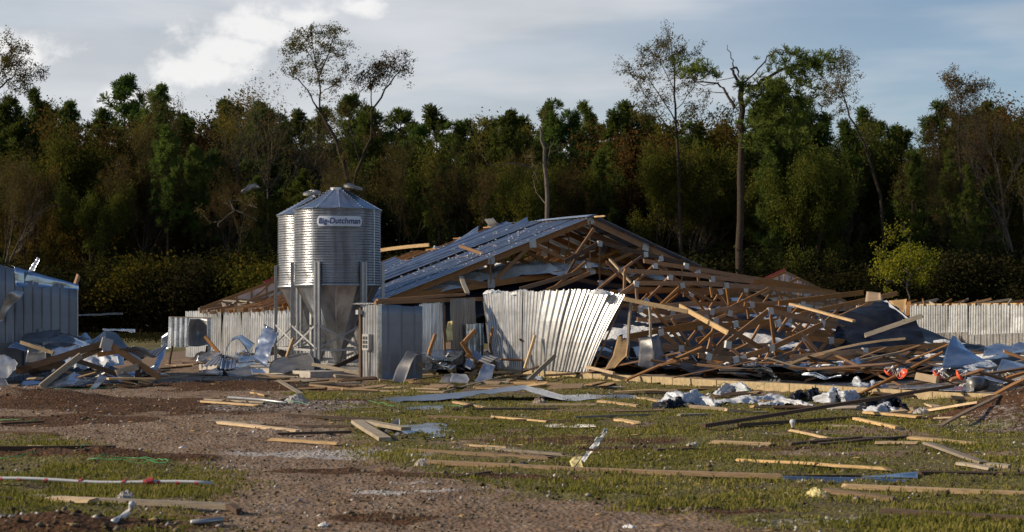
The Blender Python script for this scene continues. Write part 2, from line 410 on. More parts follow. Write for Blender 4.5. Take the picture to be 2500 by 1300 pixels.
# ------------------------------------------------------------------ sheets
def lerp_rows(C, f, smooth):
    n = len(C)-1; q = f*n; i = min(int(q), n-1); t = q-i
    if smooth and n > 1:
        p0 = C[max(i-1, 0)]; p1 = C[i]; p2 = C[i+1]; p3 = C[min(i+2, n)]
        return [(2*b+(c-a)*t+(2*a-5*b+4*c-d)*t*t+(3*b-a-3*c+d)*t*t*t)*.5 for a, b, c, d in zip(p0, p1, p2, p3)]
    return [a*(1-t)+b*t for a, b in zip(C[i], C[i+1])]
def sheet(name, C, mat, parent=None, ribs=0, rib_h=.018, nv=6, nu=12, crumple=0.0, smooth=False, th=.006, back=None, seed=0, tear=0.0, cscale=3.0, ridged=False, flat=False, prof=(0, .3, .45, .85)):
    """C: rows of control points (row = along u). Ribs run along v. A thin closed sheet with two sides."""
    rg = random.Random(seed*77+13)
    U = [i/nu for i in range(nu+1)] if not ribs else [(k+d)/ribs for k in range(ribs) for d in prof]+[1.0]
    offs = [0]*len(U) if not ribs else [(0, 0, 1, 1)[i % 4] for i in range(len(U)-1)]+[0]
    rows = []
    for j in range(nv+1):
        r = lerp_rows(C, j/nv, smooth)
        rows.append([lerp_rows([[p] for p in r], u, smooth)[0] for u in U])
    nu_ = len(U); P = []
    ox, oy = rg.uniform(0, 90), rg.uniform(0, 90)
    for j in range(nv+1):
        for i in range(nu_):
            a = rows[j][min(i+1, nu_-1)]-rows[j][max(i-1, 0)]; b = rows[min(j+1, nv)][i]-rows[max(j-1, 0)][i]
            n = a.cross(b)
            n = n.normalized() if n.length > 1e-9 else Vector((0, -1, 0))
            d = offs[i]*rib_h
            if crumple:
                p = rows[j][i]
                q = float(fbm((p.x+p.y*.5)*cscale+ox, (p.z*1.5+p.y*.3)*cscale+oy, 3))-.5
                d += crumple*(1-7*abs(q) if ridged else q*2)
            q = rows[j][i]+n*d
            if tear and j in (0, nv): q = q+(rows[min(j+1, nv)][i]-rows[max(j-1, 0)][i]).normalized()*rg.uniform(-tear, tear)
            P.append((q, n))
    c = center([p for p, n in P])
    V = [p-c for p, n in P]+[p-c-n*th for p, n in P]; K = len(P); Fc = []; fm = []
    for j in range(nv):
        for i in range(nu_-1):
            a = j*nu_+i; Fc.append((a, a+1, a+1+nu_, a+nu_)); fm.append(0)
            Fc.append((K+a+nu_, K+a+1+nu_, K+a+1, K+a)); fm.append(1 if back else 0)
    rim = [j*nu_ for j in range(nv+1)]; rim2 = [j*nu_+nu_-1 for j in range(nv+1)]
    top = list(range(nu_)); bot = [nv*nu_+i for i in range(nu_)]
    for e in (rim, rim2, top, bot):
        for a, b in zip(e, e[1:]): Fc.append((a, b, b+K, a+K)); fm.append(0)
    return mk(name, V, Fc, [mat, back] if back else mat, parent, Matrix.Translation(c), bool(crumple or smooth) and not ribs and not flat, fm)
def psheet(name, rows, mat, label=None, cat='metal sheet', group=None, **k):
    C = [[at(*p) if len(p) == 3 else gr(*p) for p in r] for r in rows]
    o = sheet(name, C, mat, **k)
    if label: tag(o, label, cat, group)
    return o
# ------------------------------------------------------------------ trusses
def gusset(p, parent, rg=rng, size=(.26, .26)):
    a, b = size[0]/2, size[1]/2; ang = rg.uniform(-.3, .3)
    c, s_ = math.cos(ang), math.sin(ang)
    V = []
    for d in (-.034, .034):
        for x, z in ((-a, -b), (a, -b), (a, b), (-a, b)):
            V.append(N2*(x*c-z*s_)+Vector((0, 0, 1))*(x*s_+z*c)+A2*d)
    Fc = [(3, 2, 1, 0), (4, 5, 6, 7), (0, 1, 5, 4), (1, 2, 6, 5), (2, 3, 7, 6), (3, 0, 4, 7)]
    return mk('gusset_plate', V, Fc, M['gusset'], parent, Matrix.Translation(p))
RISE, EAVE, HALF = 2.65, 2.25, 7.44
def rake(w): return EAVE+RISE/HALF*(w if w <= HALF else 2*HALF-w)
def chordz(w):
    ww = w if w <= HALF else 2*HALF-w
    return EAVE-.06+1.0/HALF*ww
def standing_truss(org, s, parent, mat, full=True, wmax=2*HALF, dz=0.0, g=True, wood2=None):
    """scissor truss across the barn at station s: top chords, bottom chords, webs, plates"""
    f = lambda w, z: org+A2*s+N2*w+Vector((0, 0, z+dz))
    t = empty('roof_truss', f(0, EAVE), parent)
    wood2 = wood2 or mat
    d1, d2 = .19, .14
    def bar(name, a, b, dep, m, off=0): return board(name, a+A2*off, b+A2*off, .042, dep, m, t)
    zr = lambda w: rake(w)-.13
    bar('top_chord', f(0, zr(0)), f(min(HALF, wmax), zr(min(HALF, wmax))), d1, mat)
    if wmax > HALF: bar('top_chord', f(HALF, zr(HALF)), f(wmax, zr(wmax)), d1, mat)
    if full:
        bar('bottom_chord', f(.1, chordz(0)), f(HALF, chordz(HALF)), d1, mat, .003)
        if wmax > HALF: bar('bottom_chord', f(HALF, chordz(HALF)), f(wmax, chordz(wmax)), d1, mat, .003)
        sides = (1, -1) if wmax > HALF else (1,)
        bar('king_post', f(HALF, chordz(HALF)), f(HALF, zr(HALF)), d2, wood2, .006)
        for sg in sides:
            q = lambda w: w if sg > 0 else 2*HALF-w
            for w0, z0, w1, z1 in ((3.65, 'b', 3.65, 't'), (3.7, 'b', 5.2, 't'), (5.2, 't', 7.3, 'b'), (2.0, 't', 3.6, 'b')):
                za = chordz(q(w0)) if z0 == 'b' else zr(q(w0)); zb = chordz(q(w1)) if z1 == 'b' else zr(q(w1))
                bar('web', f(q(w0), za), f(q(w1), zb), d2*.85, wood2, .009)
            if g:
                for w0, z0 in ((3.65, 't'), (3.65, 'b'), (5.2, 't')):
                    gusset(f(q(w0), (chordz if z0 == 'b' else zr)(q(w0))), t)
        if g: gusset(f(HALF, zr(HALF)+.02), t); gusset(f(HALF, chordz(HALF)), t, size=(.34, .36))
    return t
# ------------------------------------------------------------------ the collapsed barn
barn = empty('collapsed_barn', bp(8, 0, 0))
tag(barn, 'long collapsed barn with a bare truss gable and torn metal roof, in mid picture', 'barn')
def build_barn():
    rg = random.Random(21)
    # foundation
    foot = box('footing', (-1.9, .0, -.1), (24, .12, .24), M['concrete'], barn, (-A2, N2), P2)
    s = 1.95
    while s > -23:
        Lb = .79
        box('foundation_block', (0, -.05+rg.uniform(-.008, .008), -.08), (Lb-.022, .15, .27+rg.uniform(-.006, .006)), M['block'], barn, (-A2, N2), P2+A2*s)
        s -= Lb
    # near wall, leaning corrugated sheets in front of the wreck
    top = [on_w(1180, 719, 0), on_w(1245, 712, .02), on_w(1312, 711, .08), on_w(1400, 708, .25), on_w(1465, 711, .42), on_w(1526, 720, .6)]
    bot = [on_w(1211, 903, 0), on_w(1255, 905, 0), on_w(1300, 907, -.02), on_w(1352, 908, -.04), on_w(1395, 909, -.06), on_w(1436, 909, -.08)]
    n = 7
    for k in range(n):
        u0, u1 = k/n, (k+1)/n+.012
        rows = []
        for f in (0, .33, .66, 1):
            rr = []
            for u in (u0, (u0+u1)/2, min(u1, 1)):
                a = lerp_rows([[p] for p in bot], u, True)[0]; b = lerp_rows([[p] for p in top], u, True)[0]
                p = a.lerp(b, f)-N2*(.07*math.sin(math.pi*f)*(1 if k > 2 else .4)+.010*(k % 2))
                rr.append(p)
            rows.append(rr)
        sheet('wall_sheet', rows, M['galv_wall'], barn, ribs=7 if k < 3 else 4, rib_h=-.02 if k < 3 else -.032, prof=(0, .12, .3, .88), nv=8, crumple=.008, th=-.006, seed=k, tear=.03)
    for k, (a, b) in enumerate((((1527, 722, .66), (1446, 905, .02)), ((1310, 720, .25), (1300, 900, .12)))):
        board('wall_stud', on_w(*b), on_w(*a), .09, .045, M['brown'], barn)
    sheet('wall_sheet', [[on_w(1180, 735, .14), on_w(1222, 735, .14)], [on_w(1196, 890, .14), on_w(1228, 898, .14)]], M['galv_old'], barn, ribs=4, nv=4, crumple=.03, seed=31)
    # near wall further back, behind the bins
    s = 9.0; k = 0
    while s < 24.0:
        z1 = 2.02-.012*(s-9); off = -.02*(k % 2)+rg.uniform(-.03, .03)
        sheet('wall_sheet', [[bp(s, off, .1), bp(s+.93, off, .1)], [bp(s, off, 1.1), bp(s+.93, off, 1.1)], [bp(s, off+rg.uniform(-.05, .05), z1), bp(s+.93, off+rg.uniform(-.05, .05), z1)]],
              M['galv_wall'], barn, ribs=5, rib_h=-.025, nv=5, crumple=.02, seed=50+k, tear=.02)
        s += .91; k += 1
    board('wall_plate', bp(9, .06, 2.04), bp(22.6, .06, 1.86), .1, .05, M['fresh'], barn)
    for k in range(26):                                   # truss tails poking over the wall
        s = 13.6+k*.36+rg.uniform(-.06, .06)
        board('rafter_tail', bp(s, -.18-rg.random()*.1, 1.96+rg.uniform(-.02, .06)-.012*(s-9)), bp(s+rg.uniform(-.3, .5), 1.8+rg.random(), 2.32+rg.uniform(-.1, .2)-.012*(s-9)), .045, .12, M['brown'] if k % 3 else M['fresh'], barn, rag=.03)
    for k in range(9):
        s = 20.2+rg.random()*2.6
        board('rafter_tail', bp(s, .2+rg.random(), 2.0+rg.random()*.25), bp(s+1.2+rg.random()*1.2, .6+rg.random()*1.5, 2.05+rg.random()*.25), .12, .045, M['grey'], barn, rag=.05)
    # far wall
    s = -6.0
    while s < 22:
        sheet('wall_sheet', [[bp(s, 2*HALF, .1), bp(s+2.38, 2*HALF, .1)], [bp(s, 2*HALF, 2.1 if s > 6 else 1.2), bp(s+2.38, 2*HALF, 2.1 if s > 6 else 1.1)]], M['galv_old'], barn, ribs=10, nv=2, seed=int(s*10)); s += 2.4
    # standing trusses
    st = [8.0+1.22*k for k in range(6)]
    for k, s in enumerate(st): standing_truss(P2, s, barn, M['brown'], g=True)
    for k in range(9):                                     # bare rafters further back
        standing_truss(P2, 14.9+k*.62, barn, M['brown'], full=False, wmax=6.1-.28*abs(k-3)-.1*k, dz=-.08-.045*k, g=False)
    board('blocking', bp(15.0, 5.4, rake(5.4)+.02), bp(17.6, 4.5, rake(4.5)+.16), .05, .12, M['fresh'], barn, bend=.03)
    board('blocking', bp(16.2, 2.0, rake(2)-.25), bp(17.2, 4.3, rake(4.3)+.02), .05, .12, M['fresh'], barn)
    for k in range(7):
        w = .25+k*1.17
        for sg in (1, -1):
            ww = w if sg > 0 else 2*HALF-w
            board('purlin', bp(7.75+rg.random()*.2, ww, rake(ww)-.015), bp(14.3+rg.random()*.4, ww, rake(ww)-.015), .09, .038, M['brown'], barn)
    # roof sheets, near slope: u along the barn, v up the slope
    n = 7; s0 = 7.72; wd = .93
    tops = [HALF, HALF, HALF-.05, HALF-.1, 7.0, 5.9, 3.6]
    for k in range(n):
        a, b = s0+k*wd, s0+(k+1)*wd+.03; rows = []
        for f in (0, .2, .4, .6, .8, 1):
            w = -.4+f*(tops[k]+.4); rr = []
            for j, ss in enumerate((a, (a+b)/2, b)):
                lift = .012*(k % 2)
                if k == 3: lift += (.05, .16, .02)[j]*(.5+.5*math.sin(f*4+.5))+.02
                if k == 4: lift += (.02, .02, .20)[j]*f
                if k == 6: lift += (.0, .04, .16)[j]*f
                rr.append(bp(ss, w, rake(w)+.02+lift) + Vector((0, 0, 0)))
            rows.append(rr)
        sheet('roof_sheet', rows, M['galv_roof'], barn, ribs=4, rib_h=.022, nv=10, crumple=.012, seed=80+k, tear=.02)
    for k in range(n):
        a, b = s0+k*wd, s0+(k+1)*wd+.02; rows = []
        for f in (0, .5, 1):
            w = HALF+f*(HALF+.4); rows.append([bp(ss, w, rake(w)+.02+.012*(k % 2)) for ss in (a, b)])
        sheet('roof_sheet', rows, M['galv_roof'], barn, ribs=4, rib_h=.022, nv=4, crumple=.02, seed=95+k)
    sheet('ridge_cap', [[bp(7.7, HALF-.25, rake(HALF-.25)+.07), bp(11.0, HALF-.25, rake(HALF-.25)+.07)], [bp(7.7, HALF, rake(HALF)+.06), bp(11.0, HALF, rake(HALF)+.06)], [bp(7.7, HALF+.25, rake(HALF+.25)+.07), bp(11.0, HALF+.25, rake(HALF+.25)+.07)]], M['galv'], barn, nv=4, crumple=.015, seed=3)
    # lifted lengths of sheet that still hang on the roof
    sheet('roof_sheet', [[on_s(1019, 628, 13.9), on_s(1016, 630, 13.4)], [on_s(1095, 600, 13.9), on_s(1090, 606, 13.2)], [on_s(1168, 552, 13.9), on_s(1166, 573, 13.2)]], M['galv'], barn, ribs=3, nv=8, crumple=.03, smooth=True, seed=4)
    sheet('roof_sheet', [[on_s(1130, 612, 11.6), on_s(1140, 622, 10.9)], [on_s(1210, 575, 11.7), on_s(1220, 588, 10.9)], [on_s(1288, 530, 11.9), on_s(1289, 552, 11.0)]], M['galv_roof'], barn, ribs=5, rib_h=.04, nv=8, crumple=.03, smooth=True, seed=6)
    sheet('roof_sheet', [[on_s(1183, 536, 13.2), on_s(1203, 534, 12.4)], [on_s(1197, 554, 13.2), on_s(1217, 546, 12.4)], [on_s(1226, 565, 13.2), on_s(1236, 556, 12.4)]], M['galv_wall'], barn, ribs=3, nv=8, crumple=.03, smooth=True, seed=9)
    # insulation lying on the ceiling, black film under it
    def heap(name, fn, ns, nw, mat, sm=True, back=None, hs=None):
        V = [fn(i/ns, j/nw) for j in range(nw+1) for i in range(ns+1)]
        Fc = [(j*(ns+1)+i, j*(ns+1)+i+1, (j+1)*(ns+1)+i+1, (j+1)*(ns+1)+i) for j in range(nw) for i in range(ns)]
        return mkc(name, V, Fc, mat, barn, sm)
    def ins(a, b):
        w = 1.6+b*11.6; s = 7.1+1.5*float(fbm(w*1.3, 2.0, 4))+a*6.6
        z = chordz(w)+.10+.42*float(fbm(s*1.8, w*1.8, 4))-.25*(1-sst(a, 0, .2))
        return bp(s, w, z)
    heap('ceiling_insulation', ins, 48, 90, M['insul'])
    def film(a, b):
        s, w = 5.8+a*8.6, .3+b*13.6
        z = chordz(w)-.12-.10*float(fbm(s*1.2+4, w*1.2, 3))-.85*(1-sst(a, 0, .3))*(.5+.9*float(vnoise(w*.9, 3)))
        return bp(s, w, z)
    heap('ceiling_film', film, 30, 60, M['blackpl'])
    # fallen ceiling under the dropped trusses: black film and white fill lying in folds
    def zf(s, w): return max(.32, .45+1.55*float(sst(s, -6, 7))*(.35+.65*float(sst(w, -1, 6)))+.55*(float(fbm(s*.55+3, w*.55, 3))-.5)+.22*(float(fbm(s*2+3, w*2, 3))-.5))
    heap('ceiling_film', lambda a, b: bp(-10+a*17.5, .5+b*14, zf(-10+a*17.5, .5+b*14)), 70, 56, M['blackpl'])
    heap('ceiling_insulation', lambda a, b: bp(-9+a*16.2, 1.0+b*13, zf(-9+a*16.2, 1+b*13)+.45*(float(fbm((-9+a*16.2)*.9+8, b*11+2, 4))-.60)), 110, 90, M['insul'])
    # white bits of insulation on the roof
    V = []; Fc = []
    for k in range(420):
        s, w = 7.8+rg.random()*6.0, rg.random()**1.5*6.6; r_ = rg.uniform(.012, .035)
        p = bp(s, w, rake(w)+.05); o = len(V)
        V += [p+A2*r_, p+N2*r_*1.6, p-A2*r_, p-N2*r_*1.6, p+Vector((0, 0, r_))]; Fc += [(o, o+1, o+4), (o+1, o+2, o+4), (o+2, o+3, o+4), (o+3, o, o+4)]
    o = mkc('insulation_bits', V, Fc, M['insul'], barn); o['kind'] = 'stuff'
    # litter floor
    heap('litter_floor', lambda a, b: bp(-22+a*44, .16+b*14.5, .2+.12*float(fbm(a*60, b*25, 3))), 120, 50, M['rock'])
build_barn()
# fallen trusses: members given by photo pixels on the vertical plane across the barn at station s
def fallen(label, s, members, plates=(), mat='brown', group='fallen roof trusses of the collapsed barn'):
    pts = [on_s(m[0], m[1], s) for m in members]; c = center(pts)
    t = empty('fallen_truss', Vector((c.x, c.y, .2))); tag(t, label, 'truss', group)
    wd = {'top_chord': .13, 'bottom_chord': .12, 'king_post': .08, 'web': .075}
    for k, m in enumerate(members):
        a, b = on_s(m[0], m[1], s), on_s(m[2], m[3], s); nm = m[4]; off = A2*(.004*(k % 4)) - A2*(m[5] if len(m) > 5 else 0)
        board(nm, a+off, b+off-A2*(m[6] if len(m) > 6 else 0), .042, wd[nm], M[mat] if k % 4 or mat == 'dark' else M['brown'], t, rag=.03)
    for p in plates: gusset(on_s(p[0], p[1], s)-A2*.02, t, size=(.17, .17))
T, B_, K, Wb = 'top_chord', 'bottom_chord', 'king_post', 'web'
fallen('dark fallen truss with its peak just right of the standing gable king post', 6.2,
       [(1463, 594, 1377, 640, T), (1463, 592, 1612, 630, T), (1608, 628, 1762, 668, T), (1465, 600, 1465, 692, K), (1573, 622, 1470, 694, Wb), (1400, 680, 1463, 694, B_), (1463, 694, 1640, 712, B_), (1420, 608, 1380, 678, Wb)], [(1463, 596), (1575, 622), (1465, 692), (1612, 632)], 'dark')
fallen('fallen truss lying second below the sloping right rake of the gable', 4.6,
       [(1572, 637, 1710, 660, T), (1706, 659, 1850, 682, T), (1846, 681, 2000, 706, T), (1596, 650, 1522, 716, Wb), (1600, 650, 1680, 700, Wb), (1705, 664, 1706, 700, K), (1560, 705, 1800, 712, B_), (1640, 672, 1590, 720, Wb)], [(1598, 650), (1703, 666), (1674, 650)])
fallen('fallen truss whose long chord starts at the tall leaning web post', 3.4,
       [(1524, 662, 1660, 668, T), (1656, 668, 1840, 688, T), (1836, 688, 2040, 714, T), (1636, 678, 1560, 752, Wb), (1640, 680, 1720, 735, Wb), (1525, 662, 1524, 730, K), (1570, 748, 1850, 738, B_)], [(1635, 678), (1738, 682)])
fallen('fallen truss with two chords meeting above the torn white flap of metal', 2.2,
       [(1550, 692, 1720, 692, T), (1716, 692, 1880, 704, T), (1876, 704, 2060, 720, T), (1555, 693, 1520, 716, T), (1662, 698, 1610, 748, Wb), (1664, 700, 1770, 750, Wb), (1775, 702, 1780, 744, K), (1735, 700, 1740, 728, Wb), (1553, 695, 1556, 740, K)], [(1664, 697), (1772, 698), (1552, 694)])
fallen('fallen truss slung low from the leaning wall up to the right crest', .6,
       [(1584, 785, 1790, 752, T), (1786, 753, 2000, 727, T), (1996, 728, 2108, 716, T), (1760, 757, 1800, 775, Wb), (1824, 750, 1828, 778, K), (1830, 746, 1720, 790, Wb), (1876, 706, 1780, 752, Wb), (1600, 750, 1700, 740, B_)], [(1826, 744), (1736, 762), (1780, 765)])
fallen('fallen truss with a sharp peak and leaning king post in mid wreck', -3.2,
       [(1745, 783, 1534, 822, T), (1747, 784, 1860, 852, T), (1744, 792, 1722, 884, K), (1612, 812, 1704, 887, T), (1640, 778, 1706, 878, Wb), (1592, 752, 1676, 850, Wb), (1860, 850, 1852, 902, Wb), (1536, 824, 1700, 866, B_), (1750, 800, 1700, 850, Wb)], [(1745, 785), (1611, 812)])
fallen('large fallen truss whose long right chord points down at the black tarp', -4.2,
       [(1879, 757, 1725, 876, T), (1885, 760, 2060, 802, T), (2055, 800, 2280, 848, T), (1882, 768, 1896, 880, K), (2001, 792, 1908, 888, Wb), (2012, 798, 2108, 872, Wb), (2120, 820, 2123, 866, Wb), (1925, 775, 1900, 812, Wb)], [(1879, 760), (2005, 791), (2120, 814), (1899, 790)])
fallen('fallen truss across the lower wreck rising from the litter to the right', -5.4,
       [(1742, 896, 1886, 850, T), (1882, 851, 2010, 792, T), (1880, 850, 1990, 884, Wb), (1775, 842, 1845, 900, Wb), (1954, 812, 2016, 880, Wb), (1884, 852, 1856, 902, Wb), (1950, 852, 1990, 872, Wb)], [(1776, 842), (1882, 850), (1813, 876)])
fallen('fallen truss under the crest, its chord ending at the top of the tarp', -1.2,
       [(1900, 741, 2106, 715, T), (1905, 838, 2135, 738, T), (1955, 768, 2190, 717, T), (1958, 742, 1910, 792, Wb), (1985, 758, 1935, 812, Wb), (2060, 745, 2010, 790, Wb), (1700, 830, 1960, 770, B_)], [(1958, 744), (2145, 729)])
fallen('fallen truss flattened low at the back of the litter beside the tarp', -6.4,
       [(1930, 874, 2110, 858, T), (2106, 858, 2310, 842, T), (1990, 868, 2190, 888, B_), (2060, 862, 2100, 882, Wb), (2160, 856, 2210, 880, Wb)], [(2110, 858)])
fallen('fallen truss with broken pale webs under the white insulation', 5.4,
       [(1480, 640, 1530, 692, Wb), (1545, 640, 1446, 718, Wb), (1430, 640, 1335, 718, Wb), (1450, 558, 1408, 620, Wb), (1335, 710, 1440, 668, B_), (1270, 706, 1420, 664, B_)], [(1436, 649)])
def more_trusses():
    rg = random.Random(77); where = ['under the white insulation', 'behind the leaning wall', 'below the right rake', 'in the heart of the wreck', 'right of the hanging dark sheet', 'under the crest of the wreck', 'left of the black tarp', 'low behind the foundation', 'near the bowed pale board']
    spec = [(1600, 705, 4.9), (1640, 745, 1.6), (1760, 712, 3.0), (1700, 800, -1.8), (1660, 835, -3.6), (1900, 735, .2), (2010, 770, -2.2), (1820, 860, -6.0), (2050, 815, -5.0)]
    for (px, py, s), wh in zip(spec, where):
        L = rg.uniform(230, 330); sl = rg.uniform(-.10, .16); mem = []; pl = []
        mem.append((px-L*.35, py+8, px+L*.65, py+8+sl*L, T)); up = rg.uniform(34, 62); 
        mem.append((px-L*.30, py+up, px+L*.6, py+up+sl*L*.6, B_))
        x = px-L*.28; k = 0
        while x < px+L*.5:
            y0 = py+8+sl*(x-px+L*.35); x2 = x+rg.uniform(28, 48); y1 = py+up+sl*.6*(x2-px+L*.3)
            mem.append((x, y0, x2, y1, Wb)) if k % 2 == 0 else mem.append((x, y1, x2, y0, Wb))
            if k % 2 == 0: pl.append((x, y0))
            x = x2; k += 1
        fallen('flattened truss lying '+wh, s, mem, pl[:3])
more_trusses()
# loose timbers inside the wreck
def timber(name, a, b, w, t, mat, label, cat='board', group=None, up=Vector((0, 0, 1)), rag=.03, bend=0.0):
    o = board(name, a, b, w, t, M[mat], None, up, rag, bend); tag(o, label, cat, group); return o
timber('bent_board', on_w(1900, 899, 1.2), on_w(2211, 827, 3.2), .14, .045, 'fresh', 'long pale springy board bowed in front of the black tarp', bend=.12)
timber('board', on_w(2112, 819, 2.6), on_w(2252, 771, 3.4), .045, .10, 'grey', 'grey board leaning across the black tarp, pointing up at the far wall')
timber('board', on_w(1930, 743, 5), on_w(2085, 784, 4), .10, .05, 'fresh', 'pale board jutting down over the black tarp from the fallen trusses')
timber('board', on_s(1489, 634, 5.2), on_s(1541, 690, 4.4), .10, .05, 'fresh', 'short pale board leaning on the white insulation right of the king post')
timber('board', on_s(1453, 530, 7.6), on_s(1476, 528, 7.2), .09, .05, 'fresh', 'short pale board end poking out at the barn ridge')
timber('board', on_s(1450, 560, 7.7), on_s(1402, 622, 7.4), .045, .09, 'brown', 'slanting brown board crossing the king post of the standing gable')
timber('board', on_s(1122, 601, 9.8), on_s(1180, 621, 8.9), .05, .10, 'brown', 'brown board lying loose on the near roof slope')
timber('board', on_w(1126, 676, .3), on_w(1141, 718, .1), .12, .05, 'grey', 'grey upright board stub above the annex wall')
timber('board', on_w(1525, 730, .2), on_w(1680, 762, 1.2), .05, .10, 'fresh', 'pale rail running right from the top of the leaning wall')
timber('board', on_w(1660, 748, 3), on_w(1775, 812, 1.0), .05, .11, 'fresh', 'pale board sloping down behind the leaning wall')
timber('board', on_w(1355, 868, -.6), on_w(1290, 930, -1.3), .05, .10, 'grey', 'grey board propped against the foot of the leaning wall')
timber('board', on_w(1306, 820, -.2), on_w(1281, 902, -.5), .05, .07, 'fresh', 'thin pale board leaning upright against the corrugated wall')
timber('board', on_w(1203, 800, -.25), on_w(1196, 845, -.25), .05, .07, 'brown', 'short brown stick at the left edge of the corrugated wall')
timber('board', on_w(1196, 842, -.3), on_w(1212, 905, -.6), .06, .06, 'dark', 'dark broken stud at the left foot of the corrugated wall')
timber('board', on_w(1432, 896, -.35), on_w(1500, 912, -.35), .05, .07, 'fresh', 'pale stick lying along the foundation under the leaning wall')
timber('board', on_w(1541, 740, .8), on_w(1530, 880, .5), .05, .12, 'grey', 'tall splintered grey stud right of the leaning wall')
timber('board', on_w(1585, 750, .9), on_w(1590, 830, .8), .05, .12, 'grey', 'hanging grey stud above the dark bent sheet')
# ------------------------------------------------------------------ annex (control room) on the near side
an = empty('annex', bp(4.4, -2.4, 0)); tag(an, 'small grey annex with meter box, attached to the near side of the barn', 'annex')
C0 = at(925, 770, 42.7); C0.z = 0
def anp(k, z, back=0, out=0): return C0+N2*k+A2*back-A2*out+Vector((0, 0, z))
def build_annex():
    zt = 1.97
    sheet('corrugated_wall', [[anp(0, .05, .94), anp(0, .05)], [anp(0, zt, .94), anp(0, zt)]], M['galv_wall'], an, ribs=6, rib_h=.022, nv=4, crumple=.012, seed=1)
    box('corner_trim', (-.03, -.03, .03), (.07, .05, zt+.02), M['galv'], an, (N2, A2), C0)
    box('corner_post', (-.05, .95, 0), (.08, 1.05, zt-.05), M['dark'], an, (N2, A2), C0)
    w = .07; k = 0
    while w < 1.26:
        Lw = .4 if k else .18
        sheet('wall_panel', [[anp(w+.006, .02), anp(min(w+Lw, 1.29)-.006, .02)], [anp(w+.006, zt-.04*w+.02*(k % 2)), anp(min(w+Lw, 1.29)-.006, zt-.04*(w+Lw)+.02*(k % 2))]], M['plank'], an, nu=6, nv=8, crumple=.012, th=-.03, seed=20+k)
        w += Lw; k += 1
    for k, (a, b, zb, zt2, bk, m, tilt) in enumerate(((1.34, 1.72, .3, 2.0, .25, 'galv_roof', 0), (1.70, 2.10, .3, 2.02, .28, 'galv_roof', .03), (2.2, 2.62, .25, 2.12, .05, 'galv_old', -.03), (2.6, 3.0, .4, 2.14, .04, 'galv_old', -.06), (2.62, 3.16, .35, 1.45, -.08, 'galv_blue', -.02))):
        sheet('wall_panel', [[anp(a, zb, bk), anp(b, zb, bk)], [anp(a, (zb+zt2)/2, bk), anp(b, (zb+zt2)/2, bk)], [anp(a+tilt, zt2, bk), anp(b+tilt, zt2+.03, bk)]], M[m], an, ribs=3, nv=6, rib_h=.012, crumple=.018, seed=40+k, tear=.02)
    board('header_beam', anp(-.1, zt+.05, .02), anp(3.4, zt+.18, .3), .1, .10, M['brown'], an)
    board('header_beam', anp(.2, zt+.12, .5), anp(3.3, zt+.3, 1.2), .1, .08, M['brown'], an)
    board('wall_stud', anp(2.15, .3, .3), anp(2.12, zt, .3), .09, .05, M['brown'], an)
    mb = box('meter_box', (-.14, .32, .78), (-.03, .68, 1.2), M['boxgrey'], an, (N2, A2), C0)
    for i in range(2):
        for j in range(3):
            box('gauge', (-.152, .38+i*.15, .84+j*.11), (-.14, .48+i*.15, .92+j*.11), M['drk'], mb, (N2, A2), C0)
    lt = box('wall_lamp', (-.17, .86, 1.72), (-.03, 1.0, 1.84), M['boxgrey'], an, (N2, A2), C0)
    V, Fc = tube([anp(-.08, .8, .5), anp(-.08, .55, .5), anp(-.06, .1, .52)], .025); mkc('conduit', V, Fc, M['boxgrey'], an)
    rows = [[anp(-.25, zt+.02, 1.15), anp(.15, zt+.03, -.03)], [anp(-.05, zt+.06, 1.15), anp(.3, zt+.05, -.03)]]
    sheet('roof_flashing', rows, M['galv_wall'], an, nu=6, nv=3, crumple=.02, seed=8)
build_annex()
# bin pad
pad = box('concrete_pad', (-12.5, -4.2, -.2), (-4.5, -.3, .18), M['concrete'], None, (-A2, N2), P2); tag(pad, kind='structure')
